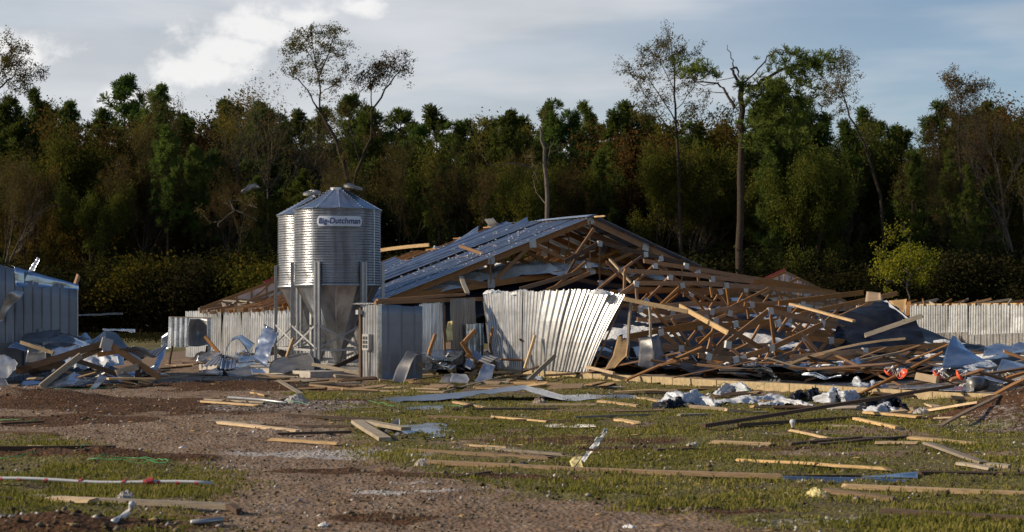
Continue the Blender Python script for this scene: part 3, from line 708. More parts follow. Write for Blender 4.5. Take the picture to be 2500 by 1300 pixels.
# ------------------------------------------------------------------ grain bins
def feed_bin(cx, cy, label, sign, lidang, seed):
    rg = random.Random(seed); R0 = 1.23; z0 = .18
    root = empty('feed_bin', Vector((cx, cy, z0))); tag(root, label, 'feed bin', 'pair of feed bins')
    c = Vector((cx, cy, 0))
    def lathe(name, prof, mat, parent, seg=64, smooth=True, dent=None):
        V = []; Fc = []; n = len(prof)
        for r, z in prof:
            for k in range(seg):
                a = 2*math.pi*k/seg; rr = r+(dent(a, z) if dent else 0)
                V.append((rr*math.sin(a), -rr*math.cos(a), z))
        for i in range(n-1):
            for k in range(seg):
                a = i*seg+k; b = i*seg+(k+1) % seg; Fc.append((a, b, b+seg, a+seg))
        return mk(name, V, Fc, mat, parent, Matrix.Translation(c), smooth)
    zb, zt = 2.56, 4.73; nc = 30; prof = []
    for k in range(nc*6+1):
        f = k/(nc*6); prof.append((R0+.016*math.cos(f*nc*2*math.pi), zb+f*(zt-zb)))
    def dent(a, z):
        d = 0
        for da, dz, ra, rz, h in ((R(-48), 2.80, .33, .13, -.06), (R(-75), 3.2, .4, .3, -.015), (R(20), 3.3, .5, .5, -.012)):
            q = ((a-da+math.pi) % (2*math.pi)-math.pi)/ra; p = (z-dz)/rz; d += h*math.exp(-q*q-p*p)
        return d
    lathe('barrel', prof, M['galv_bin'], root, 72, True, dent)
    for ang in (-78, -28, 62, 118, 170):                            # lap seams of the barrel sheets
        a0 = R(ang); V = []; Fc = []
        for i, z in enumerate((zb, zt)):
            for da in (-.012, .012):
                V.append((math.sin(a0+da)*(R0+.019), -math.cos(a0+da)*(R0+.019), z))
        mk('seam', V, [(0, 1, 3, 2)], M['galv_bin'], root, Matrix.Translation(c))
    nseg = 12                                                        # cone roof of lapped panels
    for k in range(nseg):
        a0, a1 = 2*math.pi*k/nseg+.15, 2*math.pi*(k+1)/nseg+.15; V = []; Fc = []
        for i in range(5):
            f = i/4; r = (R0+.05)*(1-f)+.2*f; z = zt-.02+f*.60
            for j in range(5):
                a = a0+(a1-a0)*j/4; up = .022 if j in (0, 4) else 0
                if seed == 1 and 0 < i < 4 and k in (9, 10): up -= .05*math.sin(f*math.pi)
                V.append((r*math.sin(a), -r*math.cos(a), z+up))
        for i in range(4):
            for j in range(4): q = i*5+j; Fc.append((q, q+1, q+6, q+5))
        mk('roof_panel', V, Fc, M['galv_roof'], root, Matrix.Translation(c))
    lathe('roof_collar', [(.22, zt+.56), (.22, zt+.64), (.17, zt+.645), (0.01, zt+.65)], M['galv_bin'], root, 24, False)
    # lid thrown open
    d = Vector((math.sin(lidang), -math.cos(lidang), 0)); ctr = c+d*.47+Vector((0, 0, zt+.60))
    V = []; Fc = []
    x, y = d, Vector((0, 0, 1)).cross(d)
    for i, (r, z) in enumerate(((.27, 0), (.27, .07), (.15, .11), (.02, .12))):
        for k in range(20):
            a = 2*math.pi*k/20; V.append(ctr+x*math.cos(a)*r+y*math.sin(a)*r+Vector((0, 0, z-.05*math.cos(a))))
    for i in range(3):
        for k in range(20): a = i*20+k; b = i*20+(k+1) % 20; Fc.append((a, b, b+20, a+20))
    lid = mkc('lid', V, Fc, M['galv_old'], root)
    V, Fc = tube([ctr-d*.3+Vector((0, 0, .02)), ctr-d*.75+Vector((0, 0, -.14))], .015, 6); mkc('lid_lever', V, Fc, M['steel'], lid)
    for k in range(12):                                              # hopper panels
        a0, a1 = 2*math.pi*k/12+.05, 2*math.pi*(k+1)/12+.05; V = []
        for r, z in ((.20, .70), (R0-.005, zb+.02)):
            for a in (a0, a0+.012, a1-.012, a1):
                rr = r+(.012 if a in (a0, a1) else 0); V.append((rr*math.sin(a), -rr*math.cos(a), z))
        mk('hopper_panel', V, [(i, i+1, i+5, i+4) for i in range(3)], M['galv_bin'], root, Matrix.Translation(c))
    lathe('eave_ring', [(R0+.012, zb-.04), (R0+.03, zb-.03), (R0+.03, zb+.02), (R0+.012, zb+.03)], M['galv_bin'], root, 48)
    V = []; Fc = []
    for k in range(12):
        a = 2*math.pi*k/12+.15
        for i in range(11):
            f = i/10; r = (R0+.05)*(1-f)+.2*f; z = zt-.02+f*.60+.024; p = Vector((r*math.sin(a), -r*math.cos(a), z)); o = len(V); q = .011
            V += [p+Vector((q, 0, 0)), p+Vector((0, q, 0)), p-Vector((q, 0, 0)), p-Vector((0, q, 0)), p+Vector((0, 0, q*1.5))]; Fc += [(o, o+1, o+4), (o+1, o+2, o+4), (o+2, o+3, o+4), (o+3, o, o+4)]
    for k in range(90):
        a = 2*math.pi*k/90
        for z in (zb+.045, zt-.05):
            p = Vector(((R0+.03)*math.sin(a), -(R0+.03)*math.cos(a), z)); o = len(V); q = .011; t_ = Vector((math.cos(a), math.sin(a), 0)); e = Vector((math.sin(a), -math.cos(a), 0))
            V += [p+t_*q, p+Vector((0, 0, q)), p-t_*q, p-Vector((0, 0, q)), p+e*q]; Fc += [(o, o+1, o+4), (o+1, o+2, o+4), (o+2, o+3, o+4), (o+3, o, o+4)]
    bl = mk('bolts', V, Fc, M['steel'], root, Matrix.Translation(c)); bl['kind'] = 'stuff'
    lathe('boot', [(.21, .72), (.21, .62), (.10, .36), (.10, .30), (.02, .29)], M['galv_bin'], root, 20)
    V, Fc = tube([c+Vector((-.3, 0, .36)), c+Vector((.5, .3, .36)), c+Vector((1.1, .8, .6)), c+Vector((1.6, 1.4, 1.2))], .055, 8); mkc('auger_tube', V, Fc, M['whitepl'], root)
    # legs: six roll-formed channel posts
    P = []
    for k in range(6):
        a = R(-20+60*k); e = Vector((math.sin(a), -math.cos(a), 0)); tng = Vector((math.cos(a), math.sin(a), 0)); p = c+e*(R0+.055)
        P.append((p, e, tng)); V = []
        for z in (z0, 3.20):
            for u, w in ((-.09, -.03), (-.09, .06), (-.035, .06), (-.03, .035), (.03, .035), (.035, .06), (.09, .06), (.09, -.03), (.0, -.035)):
                V.append(p+tng*u+e*w+Vector((0, 0, z)))
        n = 9; Fc = [(i, (i+1) % n, (i+1) % n+n, i+n) for i in range(n)]+[tuple(range(n, 2*n))]
        lg = mkc('leg', V, Fc, M['steel'], root)
        box('foot_plate', (-.14, -.1, z0), (.14, .14, z0+.02), M['steel'], lg, (tng, e), p)
    for k in range(6):
        (p, e, t), (q, f, u) = P[k], P[(k+1) % 6]
        for za, zb2, o in ((.75, 1.45, .05), (1.45, .75, .075)):
            board('brace', p+e*o+Vector((0, 0, za)), q+f*o+Vector((0, 0, zb2)), .012, .055, M['steel'], root)
        board('tie_bar', p+e*.03+Vector((0, 0, .72)), q+f*.03+Vector((0, 0, .72)), .012, .06, M['steel'], root)
    if sign:
        ca = R(8.5); RR = R0+.030; zc = 4.345; hw, hh = .66, .145
        V = []; Fc = []; n = 28
        for i in range(n+1):
            x = -hw+2*hw*i/n; e = max(0, abs(x)-(hw-.075))/.075; h = hh*(1 if e <= 0 else math.sqrt(max(.12, 1-e*e)))
            for rr in (RR, RR-.012):
                for s_ in (-1, 1): V.append((rr*math.sin(ca+x/RR), -rr*math.cos(ca+x/RR), zc+s_*h))
        for i in range(n):
            a = i*4; b = a+4; Fc += [(a, b, b+1, a+1), (a+3, b+3, b+2, a+2), (a+1, b+1, b+3, a+3), (a+2, b+2, b, a)]
        sg = mk('sign', V, Fc, M['signw'], root, Matrix.Translation(c)); tag(sg, 'pale rounded sign with blue lettering')
        cu = bpy.data.curves.new('lettering', 'FONT'); cu.body = 'Big-Dutchman'; cu.size = .215; cu.shear = .14; cu.offset = .003; cu.extrude = .002; cu.align_x = 'CENTER'; cu.align_y = 'CENTER'; cu.space_character = 1.0
        tmp = bpy.data.objects.new('tmp', cu); col.objects.link(tmp); dg = bpy.context.evaluated_depsgraph_get()
        me = bpy.data.meshes.new_from_object(tmp.evaluated_get(dg)); me.name = 'lettering'; bpy.data.objects.remove(tmp)
        xs = [v.co.x for v in me.vertices]; k = 1.2/(max(xs)-min(xs)); mid = (max(xs)+min(xs))/2
        for v in me.vertices:
            x = (v.co.x-mid)*k; r = RR+.010+v.co.z; v.co = Vector((r*math.sin(ca+x/RR), -r*math.cos(ca+x/RR), zc+.0+v.co.y*1.06))
        me.materials.clear(); me.materials.append(M['signb']); link(bpy.data.objects.new('lettering', me), sg, Matrix.Translation(c))
    return root
feed_bin(-5.02, 47.2, 'galvanised feed bin with the lettered sign, nearer of the pair', True, R(75), 1)
feed_bin(-5.86, 49.75, 'galvanised feed bin half hidden behind the signed one', False, R(-20), 2)
# ------------------------------------------------------------------ barns further off
def far_barns():
    rg = random.Random(5)
    # right: roofless wall and a gable behind it
    Q = Vector((23.2, 96, 0)); b2 = empty('far_barn', Q); tag(b2, 'wrecked barn at far right with a long sunlit corrugated wall and low gable', 'barn')
    q = lambda s, w, z: Q+A2*s+N2*w+Vector((0, 0, z))
    s = -12.0; k = 0
    while s < 3.5:
        sheet('wall_sheet', [[q(s+1.5, -.01*(k % 2), .15), q(s, -.01*(k % 2), .15)], [q(s+1.5, rg.uniform(-.05, .05), 2.3), q(s, rg.uniform(-.05, .05), 2.3)]], M['galv_wall'], b2, ribs=8, rib_h=.045, nv=3, crumple=.02, seed=k+200); s += 1.48; k += 1
    for k in range(26):
        s = -11+k*.6+rg.uniform(-.2, .2)
        board('rafter_stub', q(s, -.1, 2.3), q(s+rg.uniform(-1.2, 1.2), .5+rg.random(), 2.36+rg.random()*.28), .05, .12, M['brown' if k % 3 else 'grey'], b2, rag=.05)
    board('wall_plate', q(-12, .08, 2.33), q(3, .08, 2.33), .1, .05, M['fresh'], b2)
    def gable(org, par, s, trim_from, wall=True, roof=True):
        f = lambda w, z, d=0: org+A2*(s+d)+N2*w+Vector((0, 0, z))
        standing_truss(org, s, par, M['brown'], g=False)
        standing_truss(org, s-1.4, par, M['brown'], g=False, dz=-.5)
        if wall:
            for i in range(8):
                w0, w1 = i*HALF/4, (i+1)*HALF/4
                sheet('liner_panel', [[f(w0, 2.0, .3), f(w1-.02, 2.0, .3)], [f(w0, rake(w0)-.1, .3), f(w1-.02, rake(w1)-.1, .3)]], M['whitewall'], par, nu=4, nv=3, crumple=.02, seed=i)
            for i in range(13):
                w = .5+i*1.1
                board('stud', f(w, 2.0, .18), f(w, rake(w)-.15, .18), .09, .05, M['brown'], par)
        board('rake_trim', f(trim_from, rake(trim_from)+.05, -.06), f(HALF, rake(HALF)+.05, -.06), .04, .13, M['red'], par)
        for sg in (0, 1) if roof else ():
            for i in range(6):
                wa, wb = (-.3, HALF) if not sg else (HALF, 2*HALF+.3)
                d0, d1 = i*.9, (i+1)*.9
                sheet('roof_sheet', [[f(wa, rake(wa)+.1, d0), f(wa, rake(wa)+.1, d1)], [f(wb, rake(wb)+.1, d0), f(wb, rake(wb)+.1, d1)]], M['galv_roof'], par, ribs=3, nv=3, seed=i)
    gable(Q, b2, 19.0, .2, True, False)
    # left: rake showing left of the bins
    Q3 = at(488, 770, 109); Q3.z = 0; b3 = empty('far_barn', Q3); tag(b3, 'distant barn with brown rake and red trim showing left of the feed bins', 'barn')
    gable(Q3, b3, 0, 4.6, True, False)
    # left: end wall close by
    Kc = Vector(((189-1250)/F*43, 43, 0)); b4 = empty('plank_barn', Kc); tag(b4, 'grey plank-walled barn end cut by the left picture edge', 'barn')
    f = lambda k, z, d=0: Kc-N2*k+A2*d+Vector((0, 0, z))
    w = 0.0; i = 0
    rk = lambda k: 2.47+.285*k
    while w < 5.0:
        Lw = .235
        sheet('wall_plank', [[f(w+Lw-.008, .0, -.004*(i % 2)), f(w+.008, .0, -.004*(i % 2))], [f(w+Lw-.008, 1.2, -.004*(i % 2)), f(w+.008, 1.2, -.004*(i % 2))], [f(w+Lw-.008, rk(w+Lw)-.05, -.004*(i % 2)), f(w+.008, rk(w)-.05, -.004*(i % 2))]], M['plank'], b4, nu=3, nv=6, crumple=.008, th=-.03, seed=i+300)
        w += Lw; i += 1
    sheet('wall_backing', [[f(5, 0, .06), f(0.02, 0, .06)], [f(5, rk(5)-.1, .06), f(.02, rk(0)-.1, .06)]], M['drk'], b4, nu=2, nv=2, th=-.02)
    sheet('metal_cap', [[f(1.62, 2.42, -.035), f(.8, 2.41, -.035), f(-.02, 2.36, -.035)], [f(1.66, rk(1.62)+.02, -.035), f(.8, rk(.8)+.02, -.035), f(-.02, rk(0)+.02, -.035)], [f(1.66, rk(1.62)+.04, .25), f(.8, rk(.8)+.04, .25), f(-.02, rk(0)+.04, .25)]], M['galv_blue'], b4, nu=14, nv=6, crumple=.03, seed=2)
    sheet('side_wall', [[f(-.02, 0, .0), f(-.02, 0, 6)], [f(-.02, 2.4, 0), f(-.02, 2.4, 6)]], M['galv_wall'], b4, ribs=20, nv=2, seed=3)
    board('gable_post', f(1.72, 1.9, .15), f(1.70, 2.75, .15), .1, .1, M['brown'], b4)
    for z in (2.05, 2.2, 2.45): board('gable_rail', f(1.75, z, .1), f(3.4, z+.12, .1), .06, .11, M['brown' if z < 2.3 else 'dark'], b4)
    board('top_chord', f(1.7, 2.84, .2), f(3.6, 3.35, .2), .06, .13, M['brown'], b4)
    sheet('gable_scrap', [[f(3.0, 2.5, .05), f(1.8, 2.5, .05)], [f(3.0, 3.15, .05), f(2.0, 2.8, .05)]], M['silverpl'], b4, nu=8, nv=5, crumple=.06, seed=5)
    board('roof_stub', f(.02, 2.4, .2), f(-.12, 2.76, .3), .07, .10, M['brown'], b4, rag=.03)
    board('door_post', f(1.02, .0, -.1), f(1.0, 1.35, -.1), .10, .10, M['plank'], b4)
    box('door_frame', (1.5, .06, .3), (2.6, .1, 1.0), M['galv_old'], b4, (-N2, -A2), Kc)
far_barns()
# ------------------------------------------------------------------ boards lying on the ground
def gboard(x0, y0, x1, y1, w, t, mat, label, name='board', rag=.05, lift=0.0, bend=0.0):
    w *= .8; t *= .62; mat = 'tan' if mat == 'brown' else mat
    a, b = gr(x0, y0, .03), gr(x1, y1, .03)
    a.z = G(a.x, a.y)+t/2+.012+lift; b.z = G(b.x, b.y)+t/2+.012+lift
    m = (a+b)/2; sag = G(m.x, m.y)+t/2-m.z
    if sag > .02: a.z += sag*.7; b.z += sag*.7
    up = Vector((rng.uniform(-.12, .12), rng.uniform(-.16, .04), 1))
    o = board(name, a, b, w, t, M[mat], None, up, rag, bend); tag(o, label, 'board', 'boards strewn over the ground'); return o
for q in (
 (78, 1206, 560, 1246, .09, .07, 'grey', 'long grey board in the left foreground grass under the grey fluff ball'),
 (559, 1246, 585, 1254, .08, .07, 'dark', 'dark muddy stub at the right end of the long grey foreground board'),
 (117, 1219, 224, 1234, .12, .05, 'fresh', 'short pale board just below the long grey board at lower left'),
 (420, 1252, 556, 1263, .05, .03, 'dark', 'thin dark strip lying just under the long grey foreground board'),
 (0, 1054, 141, 1058, .09, .05, 'dark', 'dark board at the left edge, above the green grass patch'),
 (0, 1034, 104, 1029, .09, .05, 'dark', 'dark board at the left edge beside green twine, higher of two'),
 (70, 1086, 235, 1098, .11, .03, 'fresh', 'pale split board on the grass at the left road edge'),
 (-30, 1118, 279, 1112, .12, .10, 'dark', 'thick dark timber half buried in the soil ridge at left'),
 (-10, 1219, 25, 1219, .09, .04, 'dark', 'dark board end at the left edge below the white pipe'),
 (490, 982, 632, 990, .12, .05, 'fresh', 'pale board on the gravel below the brown dirt patch'),
 (503, 974, 646, 985, .09, .05, 'grey', 'grey board lying just behind the pale one on the gravel'),
 (534, 1034, 731, 1054, .10, .06, 'fresh', 'pale board angled across the gravel with a fluff lump at its tip'),
 (512, 1026, 645, 1031, .07, .03, 'grey', 'thin grey lath at the upper left of the angled pale board'),
 (643, 1037, 860, 1042, .10, .05, 'dark', 'dark board running right from the middle of the angled pale board'),
 (680, 1062, 862, 1056, .09, .06, 'dark', 'black board below the dark one, right of the angled pale board'),
 (660, 1074, 823, 1087, .10, .05, 'fresh', 'pale board with a pointed split end, lowest on the gravel'),
 (700, 1017, 946, 1027, .09, .06, 'dark', 'dark board ending left of the crumpled sheet with planks'),
 (615, 961, 651, 967, .12, .05, 'fresh', 'short pale block on the dark dirt left of centre'),
 (680, 940, 735, 964, .12, .05, 'grey', 'grey board angled down left of the debris below the bins'),
 (677, 981, 735, 961, .10, .05, 'grey', 'grey board angled up beside the fluff below the bins'),
 (752, 943, 850, 951, .09, .05, 'brown', 'brown board on the grass below the curved sheet'),
 (800, 948, 1082, 960, .09, .05, 'brown', 'long brown board on the grass in front of the annex'),
 (871, 944, 984, 947, .09, .04, 'fresh', 'pale lath on the grass right below the annex corner'),
 (1045, 944, 1126, 949, .10, .05, 'fresh', 'pale board on the grass below the black crumpled sheet'),
 (1004, 948, 1058, 950, .10, .05, 'fresh', 'short pale board left of the one below the black crumpled sheet'),
 (1082, 958, 1242, 926, .07, .05, 'grey', 'grey board slanting up toward the foundation corner'),
 (1160, 954, 1295, 944, .14, .05, 'brown', 'wide brown board in front of the foundation corner'),
 (1170, 942, 1250, 929, .30, .03, 'plywood', 'tan plywood scrap lying at the foundation corner'),
 (1436, 949, 1514, 930, .25, .03, 'plywood', 'tan plywood strip below the foundation, left of the plastic heap'),
 (1470, 950, 1516, 933, .30, .02, 'plywood', 'smaller tan plywood scrap right of the strip by the foundation'),
 (1446, 966, 1652, 961, .09, .06, 'dark', 'long dark board leading to the crumpled plastic from the left'),
 (1106, 985, 1184, 994, .10, .05, 'fresh', 'pale board under the left wing of the long blue sheet'),
 (1109, 1003, 1157, 988, .10, .06, 'dark', 'short dark board tipped up below the long blue sheet'),
 (1157, 1003, 1358, 997, .08, .05, 'dark', 'dark board on the grass below the ridge of the blue sheet'),
 (1269, 987, 1456, 989, .09, .05, 'fresh', 'long pale board below the right wing of the blue sheet'),
 (1463, 983, 1558, 989, .13, .06, 'fresh', 'thick pale board end to end with the long one below the blue sheet'),
 (1560, 975, 1612, 980, .15, .05, 'fresh', 'short pale board touching the left end of the plastic heap'),
 (1494, 1005, 1623, 1003, .08, .04, 'brown', 'brown lath on open grass below the plastic heap'),
 (1045, 1018, 1205, 1021, .09, .06, 'brown', 'brown board left of a pale one in the centre grass'),
 (1205, 1017, 1337, 1030, .10, .05, 'fresh', 'pale board in the centre grass above the puddle'),
 (1262, 1025, 1390, 1027, .07, .05, 'dark', 'dark lath right behind the pale board above the puddle'),
 (1405, 1023, 1585, 1012, .08, .06, 'grey', 'grey board above the right end of the puddle'),
 (1507, 1022, 1555, 1034, .14, .05, 'fresh', 'short wide pale board right of the puddle'),
 (1140, 1084, 1239, 1091, .08, .04, 'fresh', 'pale lath, uppermost of three on the grass below the puddle'),
 (1191, 1094, 1375, 1105, .08, .05, 'grey', 'greyish board, middle of three on the grass below the puddle'),
 (1004, 1098, 1344, 1116, .06, .06, 'brown', 'long brown board, lowest of three on the grass below the puddle'),
 (1036, 1127, 1480, 1150, .08, .07, 'brown', 'very long brown board in the centre foreground, left half under the yellow tuft'),
 (1478, 1150, 1906, 1167, .08, .07, 'brown', 'very long brown board in the centre foreground, right half beyond the yellow tuft'),
 (1109, 1163, 1194, 1154, .06, .03, 'dark', 'small dark lath below the very long foreground board'),
 (1658, 1016, 1870, 1004, .08, .05, 'grey', 'grey lath on the grass below the plastic heap at right'),
 (1805, 1040, 2093, 1024, .09, .08, 'dark', 'dark board lying below the long propped timber'),
 (2025, 1039, 2115, 1044, .10, .05, 'grey', 'grey board just right of the dark board under the propped timber'),
 (2088, 1026, 2194, 1047, .12, .07, 'fresh', 'pale board angled down beside the dark one near the foundation'),
 (2111, 1010, 2244, 1020, .14, .06, 'fresh', 'pale board in front of the black plastic heap at right'),
 (2244, 982, 2306, 1007, .24, .05, 'fresh', 'wide pale board sloping off the black plastic heap'),
 (2255, 1006, 2392, 1022, .16, .06, 'fresh', 'pale board at the foot of the red dirt bank'),
 (2284, 1022, 2368, 1030, .10, .04, 'fresh', 'thin pale lath below the board at the foot of the dirt bank'),
 (2295, 1043, 2439, 1021, .08, .05, 'brown', 'brown board slanting up the red dirt bank'),
 (1931, 1056, 2028, 1066, .09, .05, 'fresh', 'pale board with a white bulb at its left tip'),
 (1982, 1068, 2176, 1062, .07, .04, 'grey', 'thin grey lath right of the board with the white bulb'),
 (1928, 1082, 2100, 1070, .07, .06, 'dark', 'dark board slanting below the thin grey lath at right'),
 (2133, 1073, 2216, 1066, .08, .06, 'dark', 'short dark board right of the slanting dark one'),
 (1996, 1084, 2133, 1080, .07, .05, 'dark', 'dark lath just under the slanting dark board at right'),
 (2133, 1083, 2244, 1087, .11, .05, 'fresh', 'pale board end to end with the dark lath at right'),
 (2223, 1071, 2385, 1083, .10, .05, 'fresh', 'long pale board on the grass below the dirt bank'),
 (1739, 1080, 1881, 1085, .13, .05, 'fresh', 'pale plank on the grass above the bare purple patch'),
 (1600, 1100, 1697, 1096, .07, .05, 'dark', 'dark lath in the mud left of the bare purple patch'),
 (1809, 1119, 2001, 1134, .20, .05, 'fresh', 'wide pale plank with nail holes in the right foreground'),
 (2005, 1135, 2165, 1147, .09, .05, 'fresh', 'narrow pale board running on from the wide plank'),
 (2264, 1090, 2402, 1131, .15, .05, 'grey', 'wide greyish plank angled toward the right foreground'),
 (2342, 1130, 2421, 1143, .11, .05, 'grey', 'short greyish board under the end of the angled wide plank'),
 (2403, 1132, 2468, 1140, .10, .06, 'grey', 'stub of board at the right end of the angled wide plank'),
 (2248, 1158, 2530, 1154, .10, .05, 'dark', 'dark board reaching the right edge behind the steel channel'),
 (1900, 1163, 2100, 1161, .05, .04, 'dark', 'thin dark lath behind the steel channel'),
 (2061, 1187, 2540, 1211, .07, .07, 'fresh', 'long pale board reaching the right edge below the steel channel'),
 (2021, 1203, 2185, 1216, .10, .07, 'brown', 'tan board right of the yellow and grey foam lump'),
 (2158, 1248, 2540, 1269, .09, .07, 'dark', 'long dark board at the lower right edge'),
 (2180, 1245, 2330, 1250, .05, .03, 'brown', 'thin brown strip along the dark board at the lower right edge'),
): gboard(*q)
o = board('timber', gr(1719, 1040, .06), on_w(2327, 943, -.15), .07, .055, M['dark'], None, rag=.02); tag(o, 'very long dark timber propped from the grass up onto the foundation', 'timber')
o = board('plank', gr(871, 1029, .12), gr(939, 1073, .04), .17, .05, M['grey'], None, rag=.02); tag(o, 'pale dusty plank angled down left of the crumpled centre sheet', 'board')
o = board('plank', gr(892, 1030, .1), gr(990, 1047, .1), .15, .05, M['grey'], None, rag=.02); tag(o, 'pale dusty plank running under the crumpled centre sheet', 'board')
# small splintered pieces in the debris belts
def scatter():
    rg = random.Random(91); pw = ['fresh', 'tan', 'tan', 'grey', 'dark', 'plywood']
    def put(n, pick, label, group, lmin, lmax, tilt=.12):
        for k in range(n):
            p = pick(); L = rg.uniform(lmin, lmax); a = rg.uniform(-.55, .55)+(math.pi if rg.random() < .5 else 0)
            d = Vector((math.cos(a), math.sin(a), rg.uniform(-tilt, tilt)))*L/2
            mt = rg.choice(pw if 'wreck' not in label and 'far' not in label else ['brown', 'brown', 'dark', 'brown', 'grey', 'dark'])
            cw = {'fresh': 'pale', 'tan': 'tan', 'grey': 'grey', 'dark': 'dark', 'plywood': 'yellowish', 'brown': 'brown'}[mt]
            o = board('splintered_board', p-d, p+d, rg.choice((.09, .09, .12, .14, .22) if 'wreck' not in label else (.05, .07, .09, .09)), rg.choice((.025, .04, .045)), M[mt], None, Vector((rg.uniform(-.4, .4), rg.uniform(-.5, .3), 1)), .04, 0, rg)
            tag(o, cw+' '+label+(', a longer piece' if L > (lmin+lmax)/2 else ''), 'board', group)
    def p1():
        px = rg.uniform(640, 1640); py = rg.uniform(912, 958)+(px-640)*.008
        p = gr(px, py); p.z = G(p.x, p.y)+.05; return p
    put(85, p1, 'short splintered board in the litter strip before the annex and foundation', 'splintered boards before the annex', .3, 1.3)
    def p2():
        s, w = rg.uniform(-16, 1.0), abs(rg.gauss(0, 2.2))+.3
        return bp(s, w, .34+.12*rg.random()+.25*float(vnoise(s*.7, w*.7)))
    put(95, p2, 'loose board lying in the wreckage behind the foundation', 'loose boards in the wreck', .5, 2.8, .45)
    def p3():
        px = rg.uniform(380, 720); py = rg.uniform(880, 930)
        p = gr(px, py); p.z = G(p.x, p.y)+.05; return p
    put(22, p3, 'short splintered board among the bent sheets left of the bins', 'splintered boards by the bins', .3, 1.2)
    def p4():
        px = rg.uniform(-20, 380); py = rg.uniform(895, 955)
        p = gr(px, py); p.z = G(p.x, p.y)+.05+.3*rg.random(); return p
    put(26, p4, 'short splintered board in the debris pile by the plank barn', 'splintered boards in the left pile', .3, 1.4, .4)
    def p5():
        px = rg.uniform(1560, 2400); py = rg.uniform(955, 1010)+(px-1560)*.02
        p = gr(px, py); p.z = G(p.x, p.y)+.05; return p
    put(26, p5, 'short splintered board along the near side of the foundation', 'splintered boards along the foundation', .3, 1.0)
    def p6():
        px = rg.uniform(1980, 2500); py = rg.uniform(850, 905)
        k = (px-1250)/F; Y = rg.uniform(42, 60); p = Vector((k*Y, Y, EYE+(YH-py)/F*Y)); p.z = max(.1, p.z); return p
    put(44, p6, 'loose board heaped between the tarp and far corrugated wall', 'loose boards before the far wall', .8, 3.2, .2)
scatter()
# ------------------------------------------------------------------ bent metal sheets
Sm = M
psheet('long_sheet', [[(844, 986, 31.6), (1000, 982, 31.8), (1130, 970, 32.2), (1279, 951, 32.6), (1330, 970, 32.4), (1375, 979, 32.4), (1558, 973, 33)],
                      [(850, 979, 32.8), (1000, 968, 33.2), (1130, 957, 33.6), (1282, 944, 34.0), (1335, 954, 33.8), (1385, 963, 33.8), (1548, 965, 34)]], M['galv_roof'],
       'long blue-grey metal sheet lying peaked like a tent in the centre grass', nu=44, nv=8, crumple=.05, ribs=0, seed=1)
psheet('bent_sheet', [[(950, 1001, 29.2), (1020, 1000, 29.3), (1085, 1007, 29)], [(955, 998, 30), (1030, 992, 30.0), (1082, 993, 29.8)], [(975, 996, 30.4), (1040, 990, 30.6), (1080, 992, 30.4)]], M['galv'],
       'small folded metal sheet below the left wing of the long blue one', nu=14, nv=6, crumple=.04, seed=2)
psheet('crumpled_sheet', [[(957, 1069, 22.8), (1010, 1058, 23.2), (1060, 1069, 22.8), (1104, 1069, 22.8)], [(982, 1048, 23.6), (1020, 1044, 23.8), (1070, 1044, 24), (1138, 1054, 23.8)], [(978, 1037, 24.6), (1020, 1035, 24.9), (1062, 1033, 25.2), (1128, 1047, 25)]], M['galv'],
       'pale crumpled metal sheet in the centre grass among dusty planks', nu=30, nv=12, crumple=.05, seed=3, smooth=True)
psheet('bent_sheet', [[(934, 1060, 23.6), (973, 1052, 23.6)], [(948, 1044, 23.8), (976, 1040, 23.8)], [(962, 1026, 23.9), (975, 1018, 23.9)]], M['galv_old'],
       'small upright flap of metal left of the pale crumpled sheet', nu=8, nv=8, crumple=.04, seed=4)
# left pile
psheet('ribbed_sheet', [[(104, 842, 40), (170, 836, 40.5), (240, 858, 40)], [(108, 824, 41), (162, 819, 41.5), (236, 848, 41)]], M['galv_blue'], 'blue ribbed sheet arched on top of the left debris pile', ribs=0, nu=26, nv=8, crumple=.05, seed=5, smooth=True)
psheet('ribbed_sheet', [[(212, 838, 40.6), (255, 868, 40)], [(236, 824, 41), (254, 840, 40.2)], [(258, 809, 41.2), (258, 822, 40.4)]], M['galv_wall'], 'white striped sheet at the crest of the left debris pile', ribs=5, rib_h=.03, nv=6, seed=6)
psheet('curved_sheet', [[(258, 809, 41.4), (258, 840, 40.6)], [(282, 812, 41.4), (285, 850, 40.6)], [(305, 838, 41), (310, 866, 40.4)], [(345, 876, 41), (346, 884, 40.4)]], M['galv_old'], 'dark curved sheet rolling off the right of the left pile', nu=8, nv=14, crumple=.03, seed=7, smooth=True)
psheet('crumpled_sheet', [[(-12, 925, 37.6), (18, 926, 37.6), (40, 905, 37.8)], [(-12, 890, 38.2), (20, 893, 38.2), (42, 885, 38.2)], [(-12, 866, 38.8), (12, 862, 38.8), (36, 876, 38.6)]], M['galv_wall'], 'white crumpled sheet at the left edge before the plank barn', nu=14, nv=10, crumple=.1, seed=8)
psheet('bent_sheet', [[(62, 884, 39), (112, 884, 39)], [(66, 862, 39.6), (112, 862, 39.6)], [(70, 838, 39.6), (108, 848, 39.6)]], M['galv_old'], 'dark blue curled sheet in the left pile under the ribbed one', nu=12, nv=8, crumple=.06, seed=9, smooth=True)
psheet('bent_sheet', [[(96, 951, 37.4), (160, 944, 37.6), (222, 936, 37.8)], [(118, 936, 38), (165, 926, 38.2), (220, 930, 38)], [(140, 930, 38.4), (180, 908, 38.6), (210, 922, 38.4)]], M['galv_blue'], 'blue-grey bent sheet low at the front of the left pile', nu=16, nv=8, crumple=.06, seed=10)
psheet('bent_sheet', [[(216, 955, 37.2), (232, 952, 37.2)], [(232, 934, 37.6), (250, 936, 37.5)], [(244, 914, 38), (262, 922, 37.9)]], M['galv'], 'narrow grey sheet tilted at the front right of the left pile', nu=8, nv=8, crumple=.03, seed=11)
